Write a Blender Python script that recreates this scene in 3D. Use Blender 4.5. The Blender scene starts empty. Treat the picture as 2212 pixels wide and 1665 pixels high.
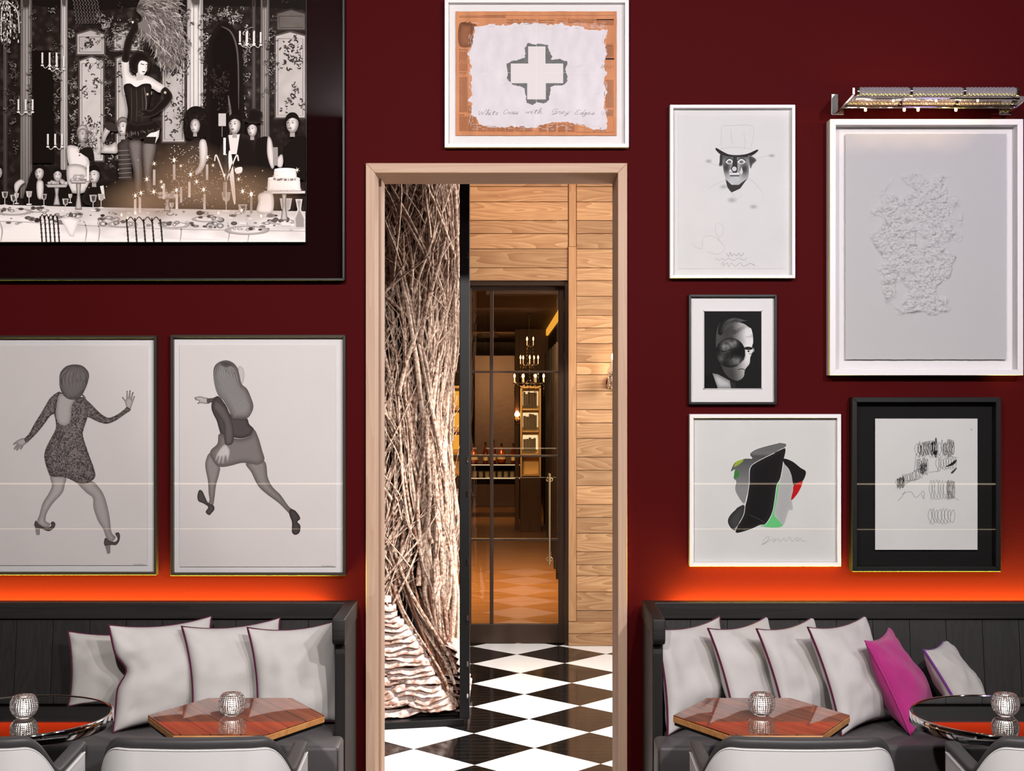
import bpy, bmesh, math, random
from mathutils import Vector, Matrix, Euler, noise
from mathutils.geometry import delaunay_2d_cdt
PI = math.pi
sc = bpy.context.scene
COL = sc.collection
F = 3000.0          # focal length in pixels of the 2212 x 1665 frame
D = 6.4             # camera to wall distance
HC = 2.0            # camera height
sc.view_settings.view_transform = 'Standard'
sc.view_settings.look = 'None'
sc.view_settings.gamma = 1.0
sc.view_settings.exposure = 0.0
sc.view_settings.use_curve_mapping = False
R = math.radians

def W(x, y, z=D):
    """point in the room that lies at distance z from the camera plane under pixel x, y"""
    return Vector(((x - 1106) * z / F, z - D, HC - (y - 832.5) * z / F))
def PX(x, z): return (x - 1106) * z / F
def PZ(y, z): return HC - (y - 832.5) * z / F

def s2l(c):
    c = c / 255.0
    return c / 12.92 if c <= 0.04045 else ((c + 0.055) / 1.055) ** 2.4
def rgb(r, g, b): return (s2l(r), s2l(g), s2l(b), 1.0)
def rgbt(t, warm=0):
    return rgb(min(255, t + warm), t, max(0, t - warm * 0.3))

# ---------------------------------------------------------------- materials
MATS = {}
def newmat(name):
    m = bpy.data.materials.new(name); m.use_nodes = True
    nt = m.node_tree; nt.nodes.clear()
    out = nt.nodes.new('ShaderNodeOutputMaterial')
    b = nt.nodes.new('ShaderNodeBsdfPrincipled')
    nt.links.new(b.outputs[0], out.inputs[0])
    MATS[name] = m
    return m, nt, b, out
def N(nt, t, **kw):
    n = nt.nodes.new('ShaderNode' + t)
    for k, v in kw.items(): setattr(n, k, v)
    return n
def pbr(name, col, rough=0.5, metal=0.0, spec=0.5, coat=0.0, coat_r=0.05, trans=0.0, ior=1.45, emit=None, es=0.0,
        bump=0.0, bscale=200.0, var=0.0, vscale=8.0, sheen=0.0, stretch=(1, 1, 1), distort=0.0):
    m, nt, b, out = newmat(name)
    b.inputs['Base Color'].default_value = col
    b.inputs['Roughness'].default_value = rough
    b.inputs['Metallic'].default_value = metal
    b.inputs['Specular IOR Level'].default_value = spec
    b.inputs['Coat Weight'].default_value = coat
    b.inputs['Coat Roughness'].default_value = coat_r
    b.inputs['Transmission Weight'].default_value = trans
    b.inputs['IOR'].default_value = ior
    if sheen: b.inputs['Sheen Weight'].default_value = sheen
    if emit:
        b.inputs['Emission Color'].default_value = emit
        b.inputs['Emission Strength'].default_value = es
    if bump or var:
        tc = N(nt, 'TexCoord'); mp = N(nt, 'Mapping'); mp.inputs['Scale'].default_value = stretch
        nt.links.new(tc.outputs['Object'], mp.inputs[0])
    if bump:
        no = N(nt, 'TexNoise'); no.inputs['Scale'].default_value = bscale; no.inputs['Detail'].default_value = 3
        nt.links.new(mp.outputs[0], no.inputs[0])
        bu = N(nt, 'Bump'); bu.inputs['Strength'].default_value = bump; bu.inputs['Distance'].default_value = 0.004
        nt.links.new(no.outputs[0], bu.inputs['Height']); nt.links.new(bu.outputs[0], b.inputs['Normal'])
    if var:
        n2 = N(nt, 'TexNoise'); n2.inputs['Scale'].default_value = vscale; n2.inputs['Detail'].default_value = 4
        n2.inputs['Distortion'].default_value = distort
        nt.links.new(mp.outputs[0], n2.inputs[0])
        mr = N(nt, 'MapRange'); mr.inputs[1].default_value = 0.3; mr.inputs[2].default_value = 0.7
        mr.inputs[3].default_value = 1 - var; mr.inputs[4].default_value = 1 + var
        nt.links.new(n2.outputs[0], mr.inputs[0])
        mx = N(nt, 'VectorMath', operation='SCALE'); mx.inputs[0].default_value = col[:3]
        nt.links.new(mr.outputs[0], mx.inputs['Scale']); nt.links.new(mx.outputs[0], b.inputs['Base Color'])
    return m

def wood(name, c1, c2, axis=0, rough=0.5, ring=14.0, fine=0.25, tint=False, coat=0.0, dist=2.2, spec=0.5, bump=0.1, stretch=0.1):
    """procedural sawn timber: wavy growth rings stretched along an axis; tint reads a per-board colour attribute"""
    m, nt, b, out = newmat(name)
    tc = N(nt, 'TexCoord'); mp = N(nt, 'Mapping')
    s = [1, 1, 1]; s[axis] = stretch; mp.inputs['Scale'].default_value = s
    src = tc.outputs['Object']
    if tint:
        at = N(nt, 'Attribute', attribute_name='Col')
        sep = N(nt, 'SeparateColor'); nt.links.new(at.outputs['Color'], sep.inputs[0])
        mul = N(nt, 'Math', operation='MULTIPLY'); mul.inputs[1].default_value = 37.0
        nt.links.new(sep.outputs[1], mul.inputs[0])
        cx = N(nt, 'CombineXYZ')
        for i in range(3): nt.links.new(mul.outputs[0], cx.inputs[i])
        ad = N(nt, 'VectorMath', operation='ADD'); nt.links.new(src, ad.inputs[0]); nt.links.new(cx.outputs[0], ad.inputs[1])
        src = ad.outputs[0]
    nt.links.new(src, mp.inputs[0])
    n1 = N(nt, 'TexNoise'); n1.inputs['Scale'].default_value = dist; n1.inputs['Detail'].default_value = 2
    nt.links.new(mp.outputs[0], n1.inputs[0])
    mu = N(nt, 'Math', operation='MULTIPLY'); mu.inputs[1].default_value = ring
    nt.links.new(n1.outputs[0], mu.inputs[0])
    fr = N(nt, 'Math', operation='FRACT'); nt.links.new(mu.outputs[0], fr.inputs[0])
    n2 = N(nt, 'TexNoise'); n2.inputs['Scale'].default_value = 60; n2.inputs['Detail'].default_value = 4
    nt.links.new(mp.outputs[0], n2.inputs[0])
    mixf = N(nt, 'Mix'); mixf.inputs[0].default_value = fine
    nt.links.new(fr.outputs[0], mixf.inputs[2]); nt.links.new(n2.outputs[0], mixf.inputs[3])
    ramp = N(nt, 'ValToRGB')
    ramp.color_ramp.elements[0].position = 0.1; ramp.color_ramp.elements[0].color = c2
    ramp.color_ramp.elements[1].position = 0.8; ramp.color_ramp.elements[1].color = c1
    nt.links.new(mixf.outputs[0], ramp.inputs[0])
    col = ramp.outputs[0]
    if tint:
        mr = N(nt, 'MapRange'); mr.inputs[3].default_value = 0.72; mr.inputs[4].default_value = 1.22
        nt.links.new(sep.outputs[0], mr.inputs[0])
        vm = N(nt, 'VectorMath', operation='SCALE'); nt.links.new(col, vm.inputs[0]); nt.links.new(mr.outputs[0], vm.inputs['Scale'])
        col = vm.outputs[0]
    nt.links.new(col, b.inputs['Base Color'])
    b.inputs['Roughness'].default_value = rough; b.inputs['Coat Weight'].default_value = coat
    b.inputs['Coat Roughness'].default_value = 0.03; b.inputs['Specular IOR Level'].default_value = spec
    if bump:
        bu = N(nt, 'Bump'); bu.inputs['Strength'].default_value = bump; bu.inputs['Distance'].default_value = 0.002
        nt.links.new(mixf.outputs[0], bu.inputs['Height']); nt.links.new(bu.outputs[0], b.inputs['Normal'])
    return m

def fabric(name, col, weave=420.0, bump=0.25, rough=0.9, slub=0.06):
    m, nt, b, out = newmat(name)
    tc = N(nt, 'TexCoord')
    w1 = N(nt, 'TexWave', bands_direction='X'); w2 = N(nt, 'TexWave', bands_direction='Z')
    for w in (w1, w2):
        w.inputs['Scale'].default_value = weave; w.inputs['Distortion'].default_value = 1.2; w.inputs['Detail Scale'].default_value = 2
        nt.links.new(tc.outputs['Object'], w.inputs[0])
    ad = N(nt, 'Math', operation='ADD'); nt.links.new(w1.outputs['Fac'], ad.inputs[0]); nt.links.new(w2.outputs['Fac'], ad.inputs[1])
    bu = N(nt, 'Bump'); bu.inputs['Strength'].default_value = bump; bu.inputs['Distance'].default_value = 0.001
    nt.links.new(ad.outputs[0], bu.inputs['Height']); nt.links.new(bu.outputs[0], b.inputs['Normal'])
    sl = N(nt, 'TexNoise'); sl.inputs['Scale'].default_value = 9; sl.inputs['Detail'].default_value = 6
    nt.links.new(tc.outputs['Object'], sl.inputs[0])
    mr = N(nt, 'MapRange'); mr.inputs[1].default_value = .3; mr.inputs[2].default_value = .7
    mr.inputs[3].default_value = 1 - slub; mr.inputs[4].default_value = 1 + slub
    nt.links.new(sl.outputs[0], mr.inputs[0])
    vm = N(nt, 'VectorMath', operation='SCALE'); vm.inputs[0].default_value = col[:3]; nt.links.new(mr.outputs[0], vm.inputs['Scale'])
    nt.links.new(vm.outputs[0], b.inputs['Base Color'])
    b.inputs['Roughness'].default_value = rough; b.inputs['Specular IOR Level'].default_value = 0.2
    b.inputs['Sheen Weight'].default_value = 0.15
    return m

def pane_mat(name, tint=(1, 1, 1, 1), ior=1.5, gloss=1.0, rough=0.0):
    """thin sheet of glass: straight-through transparency plus a fresnel reflection"""
    m = bpy.data.materials.new(name); m.use_nodes = True; nt = m.node_tree; nt.nodes.clear()
    out = N(nt, 'OutputMaterial'); mix = N(nt, 'MixShader'); tr = N(nt, 'BsdfTransparent'); gl = N(nt, 'BsdfGlossy')
    tr.inputs[0].default_value = tint; gl.inputs['Roughness'].default_value = rough
    gl.inputs[0].default_value = (gloss, gloss, gloss, 1)
    fr = N(nt, 'Fresnel'); fr.inputs[0].default_value = ior
    nt.links.new(fr.outputs[0], mix.inputs[0]); nt.links.new(tr.outputs[0], mix.inputs[1]); nt.links.new(gl.outputs[0], mix.inputs[2])
    nt.links.new(mix.outputs[0], out.inputs[0]); MATS[name] = m
    return m
def glow(name, col, s):
    m = bpy.data.materials.new(name); m.use_nodes = True; nt = m.node_tree; nt.nodes.clear()
    out = N(nt, 'OutputMaterial'); e = N(nt, 'Emission'); e.inputs[0].default_value = col; e.inputs[1].default_value = s
    nt.links.new(e.outputs[0], out.inputs[0]); MATS[name] = m
    return m

def wall_paint():
    m, nt, b, out = newmat('red wall paint')
    tc = N(nt, 'TexCoord')
    no = N(nt, 'TexNoise'); no.inputs['Scale'].default_value = 95; no.inputs['Detail'].default_value = 3
    nt.links.new(tc.outputs['Object'], no.inputs[0])
    bu = N(nt, 'Bump'); bu.inputs['Strength'].default_value = 0.22; bu.inputs['Distance'].default_value = 0.002
    nt.links.new(no.outputs[0], bu.inputs['Height']); nt.links.new(bu.outputs[0], b.inputs['Normal'])
    b.inputs['Base Color'].default_value = (0.060, 0.0030, 0.0038, 1)
    b.inputs['Roughness'].default_value = 0.62
    b.inputs['Specular IOR Level'].default_value = 0.03
    return m
wall_paint()

def checker_floor():
    m, nt, b, out = newmat('black and white painted floorboards')
    tc = N(nt, 'TexCoord'); mp = N(nt, 'Mapping')
    th = -R(45 + 1.91); side = 0.333 * math.sqrt(2)
    p0 = Vector((0.1026, 8.33 - D))
    c, s = math.cos(th), math.sin(th)
    tx = -(p0.x * c - p0.y * s) / side; ty = -(p0.x * s + p0.y * c) / side
    mp.inputs['Scale'].default_value = (1 / side, 1 / side, 0)
    mp.inputs['Rotation'].default_value = (0, 0, th); mp.inputs['Location'].default_value = (tx, ty, 0.5)
    nt.links.new(tc.outputs['Object'], mp.inputs[0])
    ck = N(nt, 'TexChecker'); ck.inputs['Scale'].default_value = 1.0
    ck.inputs[1].default_value = (0.004, 0.0035, 0.0035, 1); ck.inputs[2].default_value = (0.80, 0.79, 0.77, 1)
    nt.links.new(mp.outputs[0], ck.inputs[0])
    # board joints running across the lobby
    sx = N(nt, 'SeparateXYZ'); nt.links.new(tc.outputs['Object'], sx.inputs[0])
    dv = N(nt, 'Math', operation='DIVIDE'); dv.inputs[1].default_value = 0.0725; nt.links.new(sx.outputs[1], dv.inputs[0])
    fr = N(nt, 'Math', operation='FRACT'); nt.links.new(dv.outputs[0], fr.inputs[0])
    lt = N(nt, 'Math', operation='LESS_THAN'); lt.inputs[1].default_value = 0.035; nt.links.new(fr.outputs[0], lt.inputs[0])
    no = N(nt, 'TexNoise'); no.inputs['Scale'].default_value = 5; nt.links.new(tc.outputs['Object'], no.inputs[0])
    mm = N(nt, 'Math', operation='MULTIPLY'); nt.links.new(lt.outputs[0], mm.inputs[0]); nt.links.new(no.outputs[0], mm.inputs[1])
    mx = N(nt, 'Mix', data_type='RGBA'); mx.inputs[7].default_value = (0.10, 0.09, 0.085, 1)
    nt.links.new(mm.outputs[0], mx.inputs[0]); nt.links.new(ck.outputs[0], mx.inputs[6])
    nt.links.new(mx.outputs[2], b.inputs['Base Color'])
    b.inputs['Specular IOR Level'].default_value = 0.25
    n3 = N(nt, 'TexNoise'); n3.inputs['Scale'].default_value = 6; n3.inputs['Detail'].default_value = 5
    mp3 = N(nt, 'Mapping'); mp3.inputs['Scale'].default_value = (1, 6, 1); nt.links.new(tc.outputs['Object'], mp3.inputs[0]); nt.links.new(mp3.outputs[0], n3.inputs[0])
    mr = N(nt, 'MapRange'); mr.inputs[3].default_value = 0.03; mr.inputs[4].default_value = 0.17; nt.links.new(n3.outputs[0], mr.inputs[0])
    nt.links.new(mr.outputs[0], b.inputs['Roughness'])
    bu = N(nt, 'Bump'); bu.inputs['Strength'].default_value = 0.25; bu.inputs['Distance'].default_value = 0.002; bu.invert = True
    nt.links.new(lt.outputs[0], bu.inputs['Height']); nt.links.new(bu.outputs[0], b.inputs['Normal'])
checker_floor()

def ink_mats():
    for name, alpha in (('printed ink', False), ('soft printed ink', True)):
        m, nt, b, out = newmat(name)
        at = N(nt, 'Attribute', attribute_name='Col')
        nt.links.new(at.outputs['Color'], b.inputs['Base Color'])
        b.inputs['Roughness'].default_value = 0.75; b.inputs['Specular IOR Level'].default_value = 0.12
        if alpha: nt.links.new(at.outputs['Alpha'], b.inputs['Alpha'])
    m, nt, b, out = newmat('mottled ink')
    at = N(nt, 'Attribute', attribute_name='Col'); tc = N(nt, 'TexCoord')
    no = N(nt, 'TexNoise'); no.inputs['Scale'].default_value = 62; no.inputs['Detail'].default_value = 1.5; no.inputs['Distortion'].default_value = 2.5
    nt.links.new(tc.outputs['Object'], no.inputs[0])
    mr = N(nt, 'MapRange'); mr.inputs[1].default_value = .46; mr.inputs[2].default_value = .54; mr.inputs[3].default_value = .62; mr.inputs[4].default_value = 2.1
    nt.links.new(no.outputs[0], mr.inputs[0])
    vm = N(nt, 'VectorMath', operation='SCALE'); nt.links.new(at.outputs['Color'], vm.inputs[0]); nt.links.new(mr.outputs[0], vm.inputs['Scale'])
    nt.links.new(vm.outputs[0], b.inputs['Base Color']); b.inputs['Roughness'].default_value = .8; b.inputs['Specular IOR Level'].default_value = 0.1
    # pencilled grain
    m, nt, b, out = newmat('pencil ink')
    at = N(nt, 'Attribute', attribute_name='Col'); tc = N(nt, 'TexCoord')
    no = N(nt, 'TexNoise'); no.inputs['Scale'].default_value = 420; no.inputs['Detail'].default_value = 2
    nt.links.new(tc.outputs['Object'], no.inputs[0])
    mr = N(nt, 'MapRange'); mr.inputs[1].default_value = .3; mr.inputs[2].default_value = .7; mr.inputs[3].default_value = .78; mr.inputs[4].default_value = 1.2
    nt.links.new(no.outputs[0], mr.inputs[0])
    vm = N(nt, 'VectorMath', operation='SCALE'); nt.links.new(at.outputs['Color'], vm.inputs[0]); nt.links.new(mr.outputs[0], vm.inputs['Scale'])
    nt.links.new(vm.outputs[0], b.inputs['Base Color']); b.inputs['Roughness'].default_value = .8; b.inputs['Specular IOR Level'].default_value = 0.1
ink_mats()

M = MATS
wood('pale cedar upright', rgb(196, 164, 140), rgb(172, 136, 112), axis=2, rough=.6, ring=16, fine=.78, stretch=.04, dist=7)
wood('pale cedar level', rgb(196, 164, 140), rgb(172, 136, 112), axis=0, rough=.6, ring=16, fine=.78, stretch=.04, dist=7)
wood('larch boards', rgb(202, 160, 114), rgb(160, 110, 70), axis=0, rough=.55, ring=30, fine=.5, tint=True, stretch=.12, dist=3.6)
wood('larch trim', rgb(198, 152, 106), rgb(166, 116, 74), axis=2, rough=.55, ring=16, fine=.7, stretch=.08, dist=6)
wood('black stained oak upright', rgb(33, 30, 29), rgb(20, 18, 17), axis=2, rough=.5, ring=12, fine=.6, spec=.35, bump=.25, stretch=.05, dist=8)
wood('black stained oak level', rgb(34, 31, 30), rgb(21, 19, 18), axis=0, rough=.5, ring=12, fine=.6, spec=.35, bump=.25, stretch=.05, dist=8)
def tabletop_wood():
    m, nt, b, out = newmat('varnished tigerwood')
    tc = N(nt, 'TexCoord'); mp = N(nt, 'Mapping'); mp.inputs['Rotation'].default_value = (0, 0, R(-32)); nt.links.new(tc.outputs['Object'], mp.inputs[0])
    m2 = N(nt, 'Mapping'); m2.inputs['Scale'].default_value = (1, .05, 1); nt.links.new(mp.outputs[0], m2.inputs[0])
    n1 = N(nt, 'TexNoise'); n1.inputs['Scale'].default_value = 26; n1.inputs['Detail'].default_value = 6; nt.links.new(m2.outputs[0], n1.inputs[0])
    r1 = N(nt, 'ValToRGB'); e = r1.color_ramp.elements
    e[0].position = .32; e[0].color = rgb(66, 26, 12); e[1].position = .62; e[1].color = rgb(150, 78, 42)
    k = e.new(.46); k.color = rgb(122, 56, 28); nt.links.new(n1.outputs[0], r1.inputs[0])
    sx = N(nt, 'SeparateXYZ'); nt.links.new(mp.outputs[0], sx.inputs[0])
    dv = N(nt, 'Math', operation='DIVIDE'); dv.inputs[1].default_value = .092; nt.links.new(sx.outputs[0], dv.inputs[0])
    fr = N(nt, 'Math', operation='FRACT'); nt.links.new(dv.outputs[0], fr.inputs[0])
    lt = N(nt, 'Math', operation='LESS_THAN'); lt.inputs[1].default_value = .045; nt.links.new(fr.outputs[0], lt.inputs[0])
    fl = N(nt, 'Math', operation='FLOOR'); nt.links.new(dv.outputs[0], fl.inputs[0])
    wn = N(nt, 'TexWhiteNoise', noise_dimensions='1D'); nt.links.new(fl.outputs[0], wn.inputs['W'])
    mr = N(nt, 'MapRange'); mr.inputs[3].default_value = .72; mr.inputs[4].default_value = 1.2; nt.links.new(wn.outputs['Value'], mr.inputs[0])
    vm = N(nt, 'VectorMath', operation='SCALE'); nt.links.new(r1.outputs[0], vm.inputs[0]); nt.links.new(mr.outputs[0], vm.inputs['Scale'])
    mx = N(nt, 'Mix', data_type='RGBA'); mx.inputs[7].default_value = rgb(46, 18, 10); nt.links.new(lt.outputs[0], mx.inputs[0]); nt.links.new(vm.outputs[0], mx.inputs[6])
    nt.links.new(mx.outputs[2], b.inputs['Base Color']); b.inputs['Roughness'].default_value = .45; b.inputs['Specular IOR Level'].default_value = .2
    b.inputs['Coat Weight'].default_value = 1.0; b.inputs['Coat Roughness'].default_value = .015; b.inputs['Coat IOR'].default_value = 1.55
tabletop_wood()
wood('tigerwood edge', rgb(205, 150, 92), rgb(176, 112, 62), axis=0, rough=.35, ring=8, fine=.6, coat=.4, stretch=.05, dist=8, bump=0)
wood('warm parquet', rgb(190, 142, 96), rgb(150, 100, 60), axis=0, rough=.28, ring=7, fine=.5, stretch=.08, dist=4, bump=.05)
wood('brown panelling', rgb(88, 56, 38), rgb(62, 38, 26), axis=2, rough=.5, ring=8, fine=.5, stretch=.06, dist=6)
pbr('grey leather', rgb(90, 86, 86), rough=.42, spec=.4, bump=.12, bscale=380, var=.06, vscale=3)
pbr('dark chair leather', rgb(64, 62, 62), rough=.45, spec=.4, bump=.1, bscale=420)
pbr('white chair leather', rgb(206, 204, 203), rough=.5, spec=.35, bump=.05, bscale=300)
fabric('off white linen', rgb(186, 181, 178))
fabric('coarse off white linen', rgb(184, 179, 174), weave=210, bump=.6, slub=.1)
fabric('magenta linen', rgb(168, 44, 116), bump=.4, slub=.12)
fabric('plum piping', rgb(78, 12, 46), weave=600)
fabric('violet piping', rgb(104, 48, 122), weave=600)
pbr('chrome', (0.86, 0.85, 0.84, 1), rough=.06, metal=1.0)
pbr('black mirror top', (0.50, 0.49, 0.48, 1), rough=.03, metal=1.0)
pbr('black steel', rgb(26, 25, 26), rough=.38, metal=.6, spec=.5)
pbr('bronze', rgb(78, 62, 52), rough=.38, metal=.75)
pbr('brass', rgb(222, 194, 146), rough=.38, metal=1.0)
pbr('white frame lacquer', rgb(226, 222, 222), rough=.42, spec=.4)
pbr('brown black frame', rgb(50, 40, 34), rough=.4, spec=.4)
pbr('black frame', rgb(20, 18, 18), rough=.4, spec=.4)
pbr('white mat board', rgb(226, 222, 222), rough=.85, spec=.2)
pbr('drawing paper', rgb(224, 216, 214), rough=.85, spec=.15, var=.015, vscale=5, bump=.03, bscale=120)
pbr('grey white paper', rgb(214, 212, 210), rough=.85, spec=.15, var=.02, vscale=6, bump=.05, bscale=60)
pbr('relief paper', rgb(190, 188, 187), rough=.9, spec=.12)
pbr('maroon mat', rgb(26, 3, 5), rough=.8, spec=.05)
pbr('black mat', rgb(16, 15, 15), rough=.7, spec=.2)
pbr('newsprint', rgb(206, 138, 98), rough=.85, spec=.1, var=.12, vscale=7, bump=.2, bscale=20, stretch=(3, 1, .6))
pbr('white paint', rgb(226, 214, 218), rough=.7, spec=.25, bump=.5, bscale=26, stretch=(2.2, 1, .7), var=.03, vscale=14)
pane_mat('picture glass', ior=1.45)
pane_mat('door glass', tint=(.86, .78, .66, 1), ior=1.55)
pane_mat('acrylic glass', ior=1.42)
pbr('cut crystal', (0.97, 0.96, 0.96, 1), rough=.04, trans=1.0, ior=1.5)
pbr('mirror crystal', (0.62, 0.57, 0.58, 1), rough=.14, metal=.85)
pbr('faceted rod glass', (0.42, 0.38, 0.40, 1), rough=.22, metal=.5, spec=.8)
glow('picture bulb', (1, .50, .18, 1), 22)
pbr('candle wax', rgb(240, 232, 222), rough=.6, emit=(1, .93, .87, 1), es=4.0)
pbr('lattice crystal', (1, 1, 1, 1), rough=.015, trans=.96, ior=1.5, spec=.8)
glow('candle flame', (1, .88, .74, 1), 14)
glow('warm bulb', (1, .62, .30, 1), 60)
glow('small warm bulb', (1, .58, .28, 1), 16)
glow('bar edge light', (1, .80, .55, 1), 2.8)
glow('lit shelf panel', (1, .86, .66, 1), 1.5)
glow('amber cove', (1, .52, .08, 1), 1.3)
pbr('plaster ceiling', rgb(52, 46, 45), rough=.9)
pbr('lobby plaster', rgb(120, 110, 104), rough=.9)
pbr('dark side wall', rgb(30, 14, 13), rough=.8)
pbr('dark timber floor', rgb(64, 46, 38), rough=.35, var=.2, vscale=6, stretch=(1, 8, 1))
pbr('dark brown plaster', rgb(64, 44, 34), rough=.7)
pbr('almost black wall', rgb(30, 18, 15), rough=.45)
pbr('silver leaf panel', rgb(104, 86, 84), rough=.4, metal=.3, bump=.6, bscale=10, distort=3)
pbr('dark amber glass', rgb(96, 34, 12), rough=.08, spec=.7, trans=.25)
pbr('cream label', rgb(210, 190, 150), rough=.7)
pbr('cognac', rgb(150, 58, 18), rough=.06, spec=.7)
pbr('clear tumbler', (0.9, 0.8, 0.6, 1), rough=.05, trans=.6)
pbr('book spines', rgb(205, 195, 180), rough=.8, var=.1)
pbr('ruby', rgb(110, 4, 10), rough=.1, trans=.3)

def bark_mat(name, c1, c2, scale, bump):
    m, nt, b, out = newmat(name)
    tc = N(nt, 'TexCoord'); no = N(nt, 'TexNoise'); no.inputs['Scale'].default_value = scale; no.inputs['Detail'].default_value = 5
    nt.links.new(tc.outputs['Object'], no.inputs[0])
    at = N(nt, 'Attribute', attribute_name='Col'); sep = N(nt, 'SeparateColor'); nt.links.new(at.outputs['Color'], sep.inputs[0])
    ad = N(nt, 'Math', operation='ADD'); nt.links.new(no.outputs[0], ad.inputs[0]); nt.links.new(sep.outputs[0], ad.inputs[1])
    ramp = N(nt, 'ValToRGB')
    ramp.color_ramp.elements[0].position = .66; ramp.color_ramp.elements[0].color = c2
    ramp.color_ramp.elements[1].position = 1.32 if False else 1.04; ramp.color_ramp.elements[1].color = c1
    nt.links.new(ad.outputs[0], ramp.inputs[0]); nt.links.new(ramp.outputs[0], b.inputs['Base Color'])
    bu = N(nt, 'Bump'); bu.inputs['Strength'].default_value = bump; bu.inputs['Distance'].default_value = .006
    n2 = N(nt, 'TexNoise'); n2.inputs['Scale'].default_value = scale * 2.2; n2.inputs['Detail'].default_value = 4
    nt.links.new(tc.outputs['Object'], n2.inputs[0]); nt.links.new(n2.outputs[0], bu.inputs['Height']); nt.links.new(bu.outputs[0], b.inputs['Normal'])
    b.inputs['Roughness'].default_value = .75
bark_mat('peeling twig bark', rgb(212, 188, 168), rgb(104, 62, 40), 55, .8)
bark_mat('layered bark', rgb(226, 208, 200), rgb(140, 98, 76), 26, 1.0)
pbr('dark root core', rgb(30, 18, 12), rough=.9)

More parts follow.
